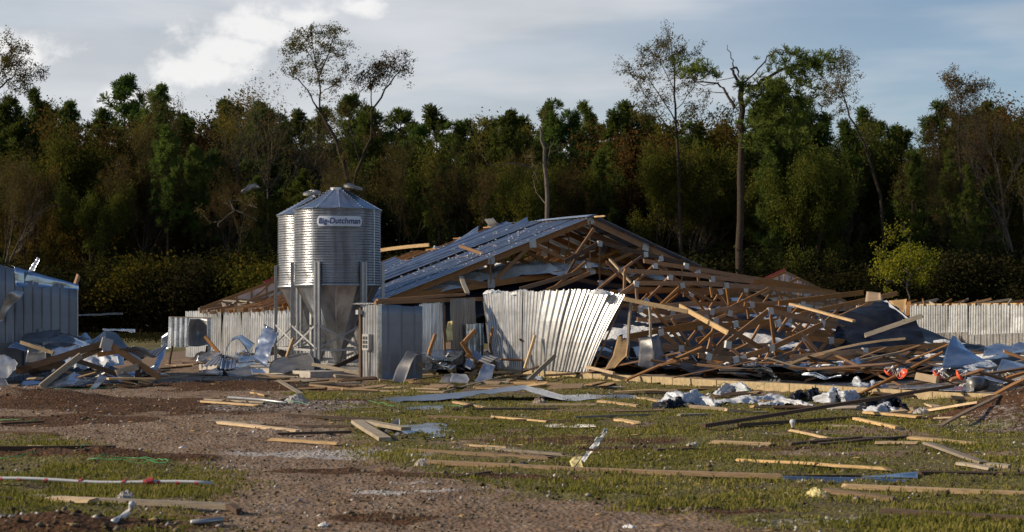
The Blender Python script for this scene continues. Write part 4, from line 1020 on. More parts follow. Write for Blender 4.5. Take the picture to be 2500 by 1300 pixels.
psheet('bent_sheet', [[(284, 918, 38), (340, 940, 37.6)], [(300, 908, 38.4), (336, 926, 38)]], M['galv_old'], 'dark sheet under the right leg of the left pile truss', nu=10, nv=6, crumple=.06, seed=12)
psheet('crumpled_sheet', [[(180, 898, 38.8), (240, 895, 39), (290, 885, 39)], [(190, 874, 39.4), (240, 868, 39.6), (285, 868, 39.6)]], M['silverpl'], 'crumpled silver sheet inside the left debris pile', nu=22, nv=12, crumple=.16, seed=13, cscale=5)
psheet('bent_sheet', [[(125, 872, 39.8), (200, 878, 39.6)], [(130, 850, 40.2), (195, 846, 40.2)]], M['galv'], 'pale blue sheet tucked beneath the arched one in the left pile', nu=14, nv=8, crumple=.08, seed=14)
psheet('bent_sheet', [[(45, 835, 41), (110, 842, 41)], [(60, 815, 41.6), (150, 806, 41.8)]], M['galv_old'], 'dull tilted sheet against the plank barn wall', nu=12, nv=6, crumple=.06, seed=15)
psheet('bent_sheet', [[(-10, 945, 37), (22, 945, 37)], [(-10, 925, 37.4), (12, 922, 37.4)]], M['galv_old'], 'dark scrap of sheet at the left edge under the white crumpled one', nu=8, nv=6, crumple=.05, seed=16)
psheet('bent_sheet', [[(40, 944, 37.6), (118, 940, 37.8)], [(56, 930, 38), (118, 924, 38.2)]], M['galv_blue'], 'small blue sheet flat at the foot of the left pile', nu=12, nv=6, crumple=.05, seed=17)
psheet('hanging_sheet', [[(-8, 790, 41.8), (6, 785, 41.8)], [(6, 745, 41.7), (24, 752, 41.7)], [(20, 716, 41.5), (48, 730, 41.5)], [(40, 708, 41.6), (60, 714, 41.6)]], M['galv_wall'], 'pale torn sheet curling down the plank barn wall', nu=10, nv=16, crumple=.06, seed=18, smooth=True)
psheet('torn_strip', [[(68, 664, 42.2), (84, 662, 42.2)], [(76, 650, 42.2), (90, 648, 42.2)], [(86, 636, 42.2), (94, 640, 42.2)], [(90, 628, 42.2), (97, 632, 42.2)]], M['galv'], 'torn metal strip sticking up from the plank barn roof', nu=6, nv=14, crumple=.08, seed=19)
# between pile and bins
psheet('tilted_sheet', [[(616, 876, 47.5), (650, 896, 47)], [(628, 838, 48), (664, 852, 47.5)], [(644, 790, 48.4), (680, 812, 48)]], M['galv'], 'tall shiny crumpled sheet standing left of the bins', nu=14, nv=14, crumple=.07, seed=20, smooth=False, cscale=4)
psheet('peaked_sheet', [[(548, 880, 47.6), (552, 848, 48.6)], [(560, 836, 47.8), (568, 824, 48.8)], [(580, 826, 47.8), (590, 818, 48.8)], [(612, 868, 47.6), (622, 840, 48.8)]], M['galv_blue'], 'blue sheet folded into a peak left of the bins', nu=8, nv=16, crumple=.03, seed=21)
psheet('ribbed_sheet', [[(492, 898, 46.6), (534, 892, 46.6)], [(512, 880, 47.2), (540, 884, 47)], [(528, 868, 47.6), (540, 874, 47.4)]], M['galv_wall'], 'small pale ribbed sheet curled before the blue peaked one', ribs=4, rib_h=.03, nv=8, seed=22, smooth=True)
psheet('bent_sheet', [[(480, 884, 48), (540, 866, 48)], [(481, 864, 49), (540, 860, 49)]], M['galv'], 'white twisted sheet on the grass below the fan housing', nu=12, nv=6, crumple=.06, seed=23)
psheet('flat_sheet', [[(474, 911, 46), (560, 918, 45.6)], [(545, 892, 47.6), (625, 884, 48)]], M['galv_blue'], 'flat blue sheet lying on the gravel left of the bins', nu=12, nv=8, crumple=.06, seed=24)
psheet('bent_sheet', [[(560, 921, 45.4), (632, 922, 45.2)], [(548, 900, 46.2), (620, 900, 46)], [(600, 897, 46.6), (650, 908, 46)]], M['galv_old'], 'dark folded sheet at the gravel edge left of the bins', nu=12, nv=10, crumple=.05, seed=25)
psheet('bent_sheet', [[(618, 921, 45.2), (652, 914, 45.3)], [(612, 902, 45.8), (640, 898, 45.8)]], M['galv'], 'pale fold of sheet right of the dark folded one', nu=8, nv=6, crumple=.05, seed=26)
psheet('bent_sheet', [[(582, 885, 47.4), (622, 880, 47.4)], [(584, 872, 48), (620, 868, 48)]], M['galv_blue'], 'small blue-white strip under the tall shiny sheet', nu=8, nv=4, crumple=.03, seed=27)
psheet('curved_sheet', [[(657, 912, 45), (662, 885, 45.8), (700, 868, 46.2), (752, 862, 46.2)], [(680, 912, 45), (690, 896, 45.4), (720, 884, 45.6), (766, 880, 45.6)], [(690, 914, 44.9), (712, 906, 45), (740, 902, 45.1), (766, 912, 44.9)]], M['galv_old'], 'dark sheet curved like a hood in front of the bin legs', nu=22, nv=10, crumple=.03, seed=28, smooth=True)
psheet('leaning_strip', [[(370, 904, 46.5), (384, 902, 46.5)], [(384, 876, 47), (398, 876, 47)], [(394, 848, 47.4), (406, 850, 47.4)]], M['galv_blue'], 'blue strip of sheet leaning below the fan housing', nu=5, nv=8, crumple=.02, seed=29)
psheet('far_strip', [[(188, 772, 88), (300, 768, 95)], [(190, 768, 90), (300, 764, 97)]], M['galv_blue'], 'blue strip of roofing on the dark grass beyond the plank barn', nu=10, nv=4, crumple=.05, seed=30)
psheet('far_strip', [[(250, 806, 80), (330, 812, 78)], [(252, 802, 81), (330, 806, 79)]], M['galv'], 'small pale strip of roofing near the brush beyond the plank barn', nu=10, nv=4, crumple=.06, seed=32)
# fan housing
def fan_housing():
    r = empty('fan_housing', gr(460, 888)); tag(r, 'corrugated fan housing standing before the far end of the near wall', 'fan housing')
    Y = 50.5
    sheet('corrugated_side', [[at(410, 850, Y), at(460, 848, Y-.5)], [at(412, 774, Y), at(462, 776, Y-.5)]], M['galv'], r, ribs=4, rib_h=.06, nv=3, crumple=.01, seed=1)
    C = [[at(459, 846, Y-.55), at(483, 846, Y-.2), at(506, 842, Y-.4)], [at(459, 812, Y-.55), at(483, 812, Y+.25), at(506, 812, Y-.4)], [at(463, 779, Y-.55), at(483, 779, Y-.2), at(506, 781, Y-.4)]]
    sheet('fan_cone', C, M['galv_wall'], r, nu=16, nv=12, crumple=.02, seed=2, smooth=True)
    board('frame_post', at(511, 866, Y-.3), at(512, 776, Y-.3), .14, .1, M['galv'], r)
    board('frame_rail', at(412, 774, Y-.45), at(517, 777, Y-.45), .06, .03, M['fresh'], r)
    sheet('flange', [[at(392, 862, Y+.1), at(412, 852, Y)], [at(394, 822, Y+.1), at(412, 810, Y)]], M['galv_blue'], r, nu=6, nv=6, crumple=.05, seed=4)
    for x0, x1 in ((414, 420), (500, 505)): board('support_leg', at(x0, 890, Y-.2), at(x1, 845, Y-.3), .05, .05, M['dark'], r)
    board('prop', at(535, 862, Y-1.2), at(500, 822, Y-1.0), .05, .09, M['brown'], r)
fan_housing()
# before the annex
psheet('bent_sheet', [[(956, 936, 41), (985, 938, 41)], [(968, 900, 41.4), (998, 905, 41.2)], [(984, 874, 41.6), (1010, 876, 41.4)], [(996, 858, 42), (1022, 866, 42)], [(1040, 868, 42), (1050, 870, 42)]], M['galv_old'], 'dark bent sheet arched like a leg before the annex', nu=8, nv=18, crumple=.02, seed=33, smooth=True)
psheet('fanned_sheet', [[(1018, 862, 42.2), (1060, 878, 41.6), (1104, 882, 41.4)], [(1040, 858, 42.8), (1080, 864, 42.4), (1125, 868, 42.0)], [(1070, 856, 43.4), (1100, 855, 43.2), (1134, 856, 43)]], M['galv_blue'], 'blue fanned sheet lying level on debris before the annex', nu=14, nv=10, crumple=.035, seed=34)
psheet('bent_sheet', [[(1036, 905, 41.6), (1090, 902, 41.4)], [(1040, 884, 42.4), (1092, 880, 42.2)]], M['galv_blue'], 'blue crumpled sheet under the fanned one', nu=14, nv=8, crumple=.1, seed=35)
psheet('black_sheet', [[(1070, 940, 40.6), (1100, 942, 40.4)], [(1082, 920, 40.8), (1108, 928, 40.6)], [(1094, 914, 41.2), (1122, 918, 41)], [(1110, 922, 41.4), (1136, 926, 41.2)]], M['galv_old'], 'black crumpled sheet at the grass edge before the annex', nu=12, nv=12, crumple=.08, seed=36)
psheet('crumpled_sheet', [[(1098, 934, 40.4), (1140, 936, 40.2)], [(1104, 916, 40.8), (1146, 926, 40.6)], [(1100, 912, 41.2), (1136, 914, 41)]], M['galv_wall'], 'white crumpled sheet right of the black one before the annex', nu=14, nv=10, crumple=.08, seed=37)
psheet('standing_sheet', [[(1158, 934, 40.6), (1196, 930, 40.4)], [(1170, 908, 41), (1206, 902, 41)], [(1182, 886, 41.2), (1210, 890, 41.2)]], M['galv'], 'pale creased sheet standing at the foundation corner', nu=12, nv=12, crumple=.09, seed=38)
psheet('narrow_panel', [[(1134, 894, 41.6), (1150, 904, 41.5)], [(1140, 872, 42), (1158, 880, 41.9)]], M['galv'], 'small square metal panel hanging in the debris before the annex', nu=5, nv=5, crumple=.02, seed=39)
psheet('dark_scrap', [[(1092, 908, 41.9), (1140, 906, 41.9)], [(1092, 890, 42.5), (1130, 886, 42.5)]], M['blackpl'], 'black plastic scrap under the debris before the annex', cat='plastic', nu=12, nv=8, crumple=.12, seed=40)
psheet('blue_scrap', [[(1282, 932, 41.0), (1326, 930, 40.8)], [(1288, 916, 41.4), (1322, 918, 41.2)]], M['galv_blue'], 'small blue scrap against the foundation below the wall', nu=10, nv=8, crumple=.09, seed=41)
for k, (a, b, c, d, m, lab) in enumerate(((1134, 836, 1158, 808, 'brown', 'brown stick lying across the blue annex panel'), (1045, 872, 1062, 818, 'brown', 'brown stick leaning before the blue annex panels'), (1136, 930, 1176, 890, 'grey', 'grey plank propped at the foundation corner'), (1128, 836, 1150, 872, 'brown', 'thin brown slat beside the hanging square panel'), (1025, 886, 1062, 912, 'grey', 'grey stick among the blue sheets before the annex'), (1140, 866, 1180, 900, 'brown', 'brown beam end in the debris left of the corrugated wall'))):
    timber('stick', at(a, b, 42.3-k*.05), at(c, d, 42.5-k*.05), .05, .10, m, lab)
psheet('yellow_batt', [[(1092, 832, 42.9), (1106, 830, 42.9)], [(1088, 808, 42.9), (1104, 806, 42.9)], [(1094, 786, 42.9), (1104, 784, 42.9)]], M['yellow'], 'torn yellow insulation batt hanging from the annex wall', cat='insulation', nu=8, nv=10, crumple=.1, seed=42, th=.05)
# right of the leaning wall
psheet('draped_sheet', [[(1558, 895, 39.0), (1595, 904, 38.8), (1628, 895, 39.0)], [(1560, 860, 39.4), (1598, 862, 39.1), (1622, 862, 39.4)], [(1558, 826, 39.8), (1590, 822, 39.4), (1608, 820, 39.8)]], M['galv_old'], 'dark creased sheet hanging right of the leaning wall', nu=14, nv=10, crumple=.06, seed=43)
psheet('white_flap', [[(1562, 752, 40), (1592, 756, 40)], [(1570, 738, 40.2), (1586, 742, 40.2)], [(1574, 728, 40.4), (1582, 732, 40.4)]], M['galv_wall'], 'small white torn flap of metal right of the leaning wall top', nu=8, nv=8, crumple=.05, seed=44)
psheet('black_film', [[(1478, 900, 39.6), (1520, 880, 39.6)], [(1496, 850, 40.2), (1522, 840, 40.2)], [(1508, 822, 40.6), (1520, 816, 40.6)]], M['blackpl'], 'black film in the gap right of the leaning wall', cat='plastic', nu=10, nv=10, crumple=.06, seed=45)
psheet('torn_plywood', [[(1476, 904, 39.3), (1498, 902, 39.3)], [(1496, 868, 39.7), (1530, 866, 39.7)], [(1508, 824, 40), (1534, 832, 40)]], M['plywood'], 'ragged tan plywood piece right of the leaning wall', cat='plywood', nu=8, nv=10, crumple=.05, seed=46, tear=.08, th=.02)
psheet('plywood_piece', [[(2112, 737, 44), (2150, 732, 44)], [(2116, 712, 44.6), (2149, 717, 44.6)]], M['plywood'], 'tan plywood triangle on the crest of the wreck', cat='plywood', nu=5, nv=4, crumple=.02, seed=47, th=.02)
psheet('plywood_piece', [[(2200, 768, 45), (2206, 764, 45)], [(2170, 735, 45.4), (2214, 730, 45.4)]], M['plywood'], 'tan plywood piece standing right of the tarp peak', cat='plywood', nu=5, nv=4, crumple=.02, seed=48, th=.02)
psheet('wreck_post', [[(2210, 772, 44.8), (2220, 770, 44.8)], [(2214, 738, 45.2), (2224, 736, 45.2)]], M['brown'], 'short brown post stub right of the tan plywood', cat='board', nu=3, nv=4, th=.06, seed=48)
psheet('black_tarp', [[(2020, 860, 41.2), (2120, 866, 40.6), (2200, 862, 40.6), (2262, 838, 41)], [(2040, 808, 42.4), (2120, 800, 42.2), (2195, 800, 42.2), (2240, 790, 42.4)], [(2050, 778, 43.2), (2118, 762, 43.2), (2172, 760, 43), (2215, 775, 43)], [(2110, 752, 43.8), (2150, 739, 44), (2160, 736, 44), (2168, 740, 44)]], M['blackpl'],
       'large black tarp draped over the right end of the wreck', cat='tarp', nu=56, nv=44, crumple=.075, seed=49, smooth=True, cscale=1.2, ridged=True, th=.004)
psheet('sunlit_edge', [[(2158, 737, 43.8), (2164, 734, 43.8)], [(2180, 762, 43), (2190, 756, 43)], [(2204, 780, 42.5), (2222, 780, 42.5)]], M['silverpl'], 'pale strip for sunlight along the right edge of the black tarp', cat='tarp', nu=5, nv=14, crumple=.04, seed=50, smooth=True)  # sun on the tarp's top edge, made as a pale strip
psheet('peaked_sheet', [[(2298, 895, 33.0), (2350, 893, 32.8), (2408, 880, 33)], [(2308, 860, 33.5), (2345, 864, 33.4), (2384, 866, 33.5)], [(2326, 818, 34), (2336, 828, 34), (2352, 842, 34)]], M['galv_blue'], 'blue creased sheet rising to a point at far right', nu=16, nv=12, crumple=.05, seed=51)
psheet('long_flashing', [[(2270, 906, 32.6), (2390, 884, 33.4), (2510, 858, 34.4)], [(2280, 898, 33), (2390, 878, 33.8), (2510, 850, 34.8)]], M['galv_blue'], 'long blue flashing rising to the right picture edge', nu=16, nv=4, crumple=.03, seed=52)
psheet('dull_sheet', [[(2400, 868, 35), (2510, 856, 35.5)], [(2405, 845, 36), (2510, 838, 36.5)]], M['galv_roof'], 'dull blue sheet lying beyond the long flashing at right', nu=14, nv=6, crumple=.07, seed=53)
psheet('folded_sheet', [[(2426, 925, 31.2), (2446, 905, 31.6), (2510, 918, 31.2)], [(2436, 900, 31.8), (2460, 888, 32), (2510, 898, 31.8)], [(2446, 876, 32.2), (2462, 880, 32.2), (2510, 892, 32.2)]], M['galv'], 'grey folded sheet at the right edge above the grey fluff', nu=14, nv=10, crumple=.03, seed=54)
psheet('white_sheet', [[(1855, 930, 36.2), (1906, 936, 35.4)], [(1864, 914, 36.6), (1908, 916, 36.2)], [(1876, 905, 37), (1900, 906, 36.8)]], M['galv_wall'], 'small white ribbed sheet sitting on the foundation', ribs=5, rib_h=.02, nv=6, seed=55, smooth=True)
psheet('blue_scrap', [[(1936, 918, 36), (1966, 912, 36)], [(1944, 900, 36.4), (1970, 902, 36.4)], [(1958, 888, 36.8), (1966, 890, 36.8)]], M['galv_blue'], 'upright blue scrap right of the small white ribbed sheet', nu=8, nv=8, crumple=.06, seed=56)
psheet('dark_sheet', [[(1970, 922, 35.6), (2040, 924, 35)], [(1980, 902, 36.4), (2030, 902, 36)]], M['galv_old'], 'dark ribbed sheet lying right of the upright blue scrap', ribs=6, rib_h=.02, nv=5, crumple=.04, seed=57)
psheet('blue_scrap', [[(2062, 913, 35), (2110, 910, 34.8)], [(2080, 900, 35.6), (2140, 894, 35.6)]], M['galv_blue'], 'flat blue scrap behind the orange feeder pans', nu=10, nv=5, crumple=.05, seed=58)
psheet('foundation_sheet', [[(1904, 936, 34.9), (2020, 942, 33.2), (2140, 948, 32.0)], [(1904, 929, 35.8), (2020, 934, 34.2), (2145, 939, 33.0)]], M['galv_blue'], 'blue sheet lying flat along the foundation top', nu=24, nv=4, crumple=.03, seed=59)
psheet('foundation_sheet', [[(2190, 948, 31.6), (2280, 952, 30.8), (2378, 956, 30)], [(2196, 940, 32.4), (2280, 940, 31.8), (2378, 943, 31.0)]], M['galv'], 'pale sheet lying flat on the foundation below the orange pans', nu=20, nv=4, crumple=.03, seed=60)
psheet('steel_channel', [[(1906, 1176, 16.75), (2060, 1179, 16.7), (2215, 1182, 16.65)], [(1907, 1164, 16.8), (2060, 1167, 16.75), (2215, 1172, 16.7)], [(1910, 1162, 17.0), (2060, 1165, 17.0), (2215, 1170, 16.9)]], M['galv_blue'], 'blue-grey steel channel lying in the right foreground grass', cat='steel channel', nu=16, nv=4, crumple=.008, seed=61)
psheet('twisted_flange', [[(2093, 1168, 16.9), (2170, 1166, 16.9), (2240, 1168, 16.9)], [(2095, 1165, 17.1), (2170, 1157, 17.1), (2241, 1152, 17.1)]], M['galv_blue'], 'twisted strip of steel on the right end of the foreground channel', cat='steel strip', nu=16, nv=4, crumple=.025, seed=62)
psheet('flat_strip', [[(284, 1293, 13.1), (380, 1290, 13.1), (470, 1281, 13.3)], [(310, 1276, 13.6), (390, 1279, 13.5), (473, 1277, 13.5)]], M['galv'], 'grey flat strip of sheet beside the dark mound at lower left', nu=16, nv=5, crumple=.02, seed=63)
psheet('tree_sheet', [[(586, 470, 126), (594, 472, 126)], [(606, 452, 126), (616, 460, 126)], [(624, 447, 126), (638, 460, 126)]], M['galv_old'], 'twisted sheet of roofing caught high in the bare trees', nu=8, nv=8, crumple=.2, seed=64)
def sheet_scraps():
    rg = random.Random(404); mats = ['galv_blue', 'galv', 'galv_old', 'galv_old', 'galv_roof', 'galv_roof']
    def one(p, L, W, label, group):
        a = rg.uniform(0, 6.28); d = Vector((math.cos(a), math.sin(a)*.8, rg.uniform(-.15, .35))).normalized(); e = d.cross(Vector((rg.uniform(-.5, .5), rg.uniform(-.5, .5), 1))).normalized(); n = d.cross(e)
        rows = []; fold = rg.uniform(-.35, .35)
        for j in range(4):
            v = j/3-.5; k = (0, rg.uniform(-.25, .3), fold, rg.uniform(-.2, .3))[j]
            rows.append([p+d*L*v+e*W*u+n*(k*L*.6+rg.uniform(-.05, .05)) for u in (-.5, 0, .5)])
        lo = min(q.z for r in rows for q in r); dz = max(0, p.z-.05-lo)*1.0
        rows = [[q+Vector((0, 0, dz)) for q in r] for r in rows]
        mm = rg.choice(mats); cw = {'galv_blue': 'shiny blue', 'galv': 'bright grey', 'galv_old': 'dark dull', 'galv_roof': 'blue-grey'}[mm]
        o = sheet('sheet_scrap', rows, M[mm], None, ribs=rg.choice((3, 4, 5)), rib_h=.02, nv=9, crumple=.03, seed=rg.randrange(999), tear=.03, th=.005); tag(o, cw+' '+label, 'metal sheet', group)
    for k in range(40):
        p = gr(rg.uniform(-20, 370), rg.uniform(900, 950)); p.z = rg.random()**1.3*.85*(1 if p.x < -8 else .5)+.05
        one(p, rg.uniform(.6, 1.4), rg.uniform(.4, .8), 'bent scrap of sheet buried in the left debris pile', 'sheet scraps in the left pile')
    for k in range(12):
        p = gr(rg.uniform(480, 700), rg.uniform(890, 918)); p.z = .1+rg.random()*.3
        one(p, rg.uniform(.5, 1.1), rg.uniform(.3, .7), 'bent scrap of sheet on the gravel left of the bins', 'sheet scraps by the bins')
    for k in range(12):
        p = gr(rg.uniform(1020, 1200), rg.uniform(905, 935)); p.z = .1+rg.random()*.5
        one(p, rg.uniform(.4, .9), rg.uniform(.3, .6), 'bent scrap of sheet in the debris before the annex', 'sheet scraps before the annex')
    for k in range(22):
        s_, w = rg.uniform(-15, -1), rg.uniform(.3, 3.5); p = bp(s_, w, .4)
        one(p, rg.uniform(.4, 1.1), rg.uniform(.3, .6), 'bent scrap of sheet lying among the boards behind the foundation', 'sheet scraps in the wreck')
    for k in range(9):
        px = rg.uniform(2260, 2500); Y = rg.uniform(33, 42); p = at(px, 890, Y); p.z = .3
        one(p, rg.uniform(.5, 1.1), rg.uniform(.3, .6), 'bent scrap of sheet in the litter at far right', 'sheet scraps at far right')
sheet_scraps()
# truss in the left pile
def left_truss():
    t = empty('broken_truss', gr(240, 935)); tag(t, 'broken dark truss forming a peak on the left debris pile', 'truss')
    P = lambda a, b, d=0: at(a, b, 38.6+d)
    for nm, a, b, c, d, m, e in (('top_chord', 262, 836, 42, 906, 'dark', 0), ('top_chord', 258, 836, 390, 922, 'brown', .05), ('web', 250, 850, 180, 882, 'dark', .1), ('web', 179, 879, 284, 912, 'dark', -.1), ('bottom_chord', 42, 905, 158, 890, 'dark', .15), ('bottom_chord', 283, 912, 340, 894, 'grey', -.15), ('web', 236, 867, 336, 852, 'brown', .3), ('web', 338, 896, 334, 930, 'dark', -.1)):
        board(nm, P(a, b, e), P(c, d, e), .05, .15 if nm != 'web' else .11, M[m], t, rag=.04)
    gusset(P(260, 840, -.05), t)
left_truss()
timber('board', at(98, 946, 37.3), at(197, 868, 38.2), .05, .14, 'grey', 'grey weathered plank leaning at the front of the left pile')
timber('board', at(50, 836, 39.4), at(130, 862, 39.2), .05, .08, 'fresh', 'pale thin stick on top of the left pile')
timber('board', at(700, 872, 46), at(716, 828, 46.2), .05, .09, 'fresh', 'pale stick leaning between the bin legs')
timber('board', at(763, 890, 45), at(880, 912, 44.4), .05, .09, 'grey', 'grey rail lying before the bin legs')
timber('board', at(795, 908, 45.2), at(882, 866, 46.2), .05, .12, 'dark', 'dark timber leaning under the bin hopper')
# ------------------------------------------------------------------ plastic heaps, insulation, pipes, feeders
def lump(name, c, size, mat, label, cat, n=26, rough=.5, seed=0, back=None, freq=3.0, spike=0.0):
    """a crumpled heap: dome of folded film or fluffy fill sitting on c"""
    rg = random.Random(seed+500); V = []; Fc = []; m = n*2; ox = rg.uniform(0, 99)
    for j in range(n+1):
        f = j/n
        for i in range(m):
            a = 2*math.pi*i/m
            edge = .75+.5*float(fbm(math.cos(a)*1.5+ox, math.sin(a)*1.5+ox, 3))
            x, y = math.cos(a)*f*edge, math.sin(a)*f*edge
            h = (1-f*f)**.55*(.30+.75*float(fbm(x*freq*.55+ox, y*freq*.7, 3)))
            q = float(fbm(x*freq*1.2+ox+7, y*freq*1.2, 3)); h += (.5-abs(q-.5)*4)*rough*.22*(1-f**4)
            h += spike*rg.uniform(-.5, .5)*min(1, f*3)*(1-f*f)
            V.append(c+Vector((x*size[0], y*size[1], h*size[2]-.02)))
    fm = []
    for j in range(n):
        for i in range(m):
            a = j*m+i; b = j*m+(i+1) % m; Fc.append((a, a+m, b+m, b))
            x, y = i/m*9, j/n*3
            fm.append(1 if back and float(fbm(x*1.1+ox, y*1.2, 3)) > .56 else 0)
    o = mkc(name, V, Fc, [mat, back] if back else mat, None, spike == 0, fm); tag(o, label, cat); return o
P_, Bk = M['silverpl'], M['blackpl']
def film_heap(x0, x1, py, ph, mat, label, seed, dep=.8, back=None):
    """a gathered length of film: up from the grass, over, and down behind"""
    rg = random.Random(seed+900); n = 6; rows = [[], [], [], []]
    for i in range(n+1):
        f = i/n; x = x0+(x1-x0)*f; e = math.sin(math.pi*min(1, max(0, f)))**.5
        b = gr(x, py+rg.uniform(-3, 3)); Y = b.y
        h1 = ph*e*rg.uniform(.3, .85); h2 = ph*e*rg.uniform(.5, 1.15)
        rows[0].append(b+Vector((0, 0, .01))); rows[1].append(b+Vector((rg.uniform(-.05, .05), dep*.25, h1)))
        rows[2].append(b+Vector((rg.uniform(-.05, .05), dep*.55, h2*.9))); rows[3].append(b+Vector((0, dep, .03)))
    o = sheet('plastic_heap', rows, mat, None, nu=64, nv=28, crumple=.045, smooth=True, th=.004, seed=seed, cscale=7, ridged=True, flat=False, back=back); tag(o, label, 'plastic')
film_heap(1612, 1752, 994, .30, P_, 'crumpled silver plastic at the left end of the heap below the foundation', 1, .8)
film_heap(1600, 1700, 998, .20, Bk, 'small black plastic fold before the left end of the plastic heap', 11, .5)
film_heap(1745, 1960, 986, .15, P_, 'pale plastic spread low, second from the left below the foundation', 2, .7)
film_heap(1730, 1850, 968, .30, P_, 'grey plastic peaked against the foundation behind the pale spread', 3, .5)
film_heap(1925, 2030, 982, .30, Bk, 'black plastic fold in the middle of the heap below the foundation', 4, .7)
film_heap(1990, 2110, 988, .30, P_, 'creased silver plastic right of the middle black fold', 14, .7)
film_heap(2050, 2195, 975, .48, P_, 'tall crumpled silver plastic against the foundation, behind the propped timber', 5, .6)
film_heap(2098, 2235, 1008, .30, Bk, 'black plastic heap in front of the propped timber', 6, .7)
film_heap(2120, 2200, 1011, .16, P_, 'small silver fold before the black plastic heap', 16, .5)
film_heap(1860, 1990, 993, .09, M['whitepl'], 'flat white plastic tongue on the grass below the foundation', 7, .6)
lump('insulation_heap', gr(2450, 985)+Vector((0, .4, .25)), (.75, .6, .45), M['tuft'], 'grey shredded insulation heap on the foundation at the right edge', 'insulation', seed=8, rough=1.0, freq=7, spike=.5)
for k, (px, py, r, lab, m) in enumerate(((305, 1226, .11, 'round grey fluff ball on the long grey board at lower left', 'tuft'), (1996, 1212, .12, 'grey and yellow foam lump left of the tan board', 'yellow'), (1034, 1133, .11, 'grey fluff at the left tip of the very long foreground board', 'tuft'),
        (376, 1183, .06, 'brown lump beside the red cap on the white pipe', 'rock'), (170, 1176, .05, 'small pale fluff on the white pipe at left', 'tuft'), (720, 984, .22, 'grey fluff clump below the bins on the gravel', 'tuft'), (1318, 984, .16, 'dark clump on the long pale board below the blue sheet', 'rock'), (788, 1284, .06, 'small white tuft at the lower road edge', 'insul'),
        (2250, 1012, .18, 'grey fluffy block between pale boards near the dirt bank', 'tuft'), (2470, 1000, .25, 'grey lump on the crest of the red dirt bank', 'tuft'), (1690, 1092, .10, 'pale tuft at the left of the bare purple patch', 'tuft'), (1278, 1140, .08, 'dark curled scrap on the very long foreground board', 'drk'),
        (1536, 1290, .07, 'pale tuft near the bottom edge right of the road', 'insul'), (444, 1098, .05, 'small curled white scrap in the middle of the gravel', 'insul'))):
    p = gr(px, py); p.z = G(p.x, p.y)
    lump('fluff_clump', p, (r, r, r*.95), M[m], lab, 'debris', n=10, seed=20+k, rough=.9, freq=4, spike=.16)
for k, (px, py, s, lab) in enumerate(((1205, 715, 1, 'white insulation tuft on the left top of the corrugated wall'), (1275, 716, 1, 'white insulation tuft in the middle top of the corrugated wall'), (1465, 716, 1, 'white insulation tuft on the right top of the leaning wall'))):
    c = on_w(px, py+2, .22); lump('insulation_tuft', c, (.30, .15, .15), M['insul'], lab, 'insulation', n=12, seed=60+k, rough=1.3, freq=7, spike=.3)
def pipe(name, pts, r, mat, label, cat='pipe', sides=8):
    V, Fc = tube(pts, r, sides); o = mkc(name, V, Fc, mat, None, True); tag(o, label, cat); return o
def pipe_line():
    a, b = gr(-40, 1174, .05), gr(520, 1186, .05)
    root = empty('drinker_pipe', (a+b)/2); tag(root, 'white drinker pipe with red caps lying in the left foreground', 'pipe')
    pts = [a.lerp(b, f)+Vector((0, 0, .02+.012*math.sin(f*9))) for f in [i/12 for i in range(13)]]
    V, Fc = tube(pts, .016, 8); mkc('tube', V, Fc, M['whitepl'], root, True)
    for f in (.08, .16, .28, .43, .62, .71, .77, .85, .93):
        p = a.lerp(b, f)+Vector((0, 0, .022)); d = (b-a).normalized()*.022
        V, Fc = tube([p-d*.7, p+d*.7], .02, 8); mkc('cap', V, Fc, M['red'], root)
    p = a.lerp(b, .735)+Vector((0, -.02, .05)); V, Fc = tube([p-Vector((.03, 0, .02)), p+Vector((.03, 0, -.01))], .034, 10); mkc('valve', V, Fc, M['red'], root)
pipe_line()
a0 = gr(323, 1226, .12); pipe('bent_pipe', [gr(322, 1230, .17), gr(321, 1240, .12), gr(313, 1252, .08), gr(298, 1264, .07), gr(278, 1274, .07)], .026, M['whitepl'], 'white bent pipe with rag knots in the lower left grass')
pipe('dark_pipe', [gr(-30, 1266, .04), gr(80, 1266, .05), gr(170, 1266, .05)], .035, M['drk'], 'dark pipe lying behind the soil mound at lower left')
pipe('grey_pipe', [gr(466, 1276, .04), gr(544, 1270, .04)], .022, M['steel'], 'short grey pipe right of the flat strip at lower left')
pipe('steel_rod', [gr(558, 971, .06), gr(640, 977, .06), gr(700, 984, .06)], .03, M['steel'], 'thin steel rod lying on the gravel by the grey board')
pipe('bare_stick', [gr(1400, 1145, .02), at(1440, 1090, 18.3), at(1480, 1050, 18.5)], .006, M['bark'], 'thin leaning twig hung with white shreds in the centre grass', 'twig', 5)
def shred(pts, w, mat, label, seed):
    psheet('shred', [[(x-w, y, Y), (x+w, y, Y)] for x, y, Y in pts], mat, label, cat='insulation', nu=5, nv=14, crumple=.035, seed=seed, th=.006, cscale=14)
shred([(1398, 1152, 17.9), (1410, 1140, 18.1), (1404, 1128, 18.2), (1416, 1114, 18.3)], 14, M['yellow'], 'yellow insulation rag at the foot of the leaning twig', 70)
shred([(1420, 1130, 18.2), (1430, 1112, 18.3), (1440, 1102, 18.3)], 7, M['insul'], 'white shred on the lower part of the leaning twig', 71)
shred([(1446, 1094, 18.3), (1458, 1078, 18.4), (1464, 1068, 18.4)], 8, M['insul'], 'white shred in the middle of the leaning twig', 72)
shred([(1466, 1072, 18.4), (1476, 1056, 18.5), (1480, 1046, 18.5)], 5, M['insul'], 'white shred at the top of the leaning twig', 73)
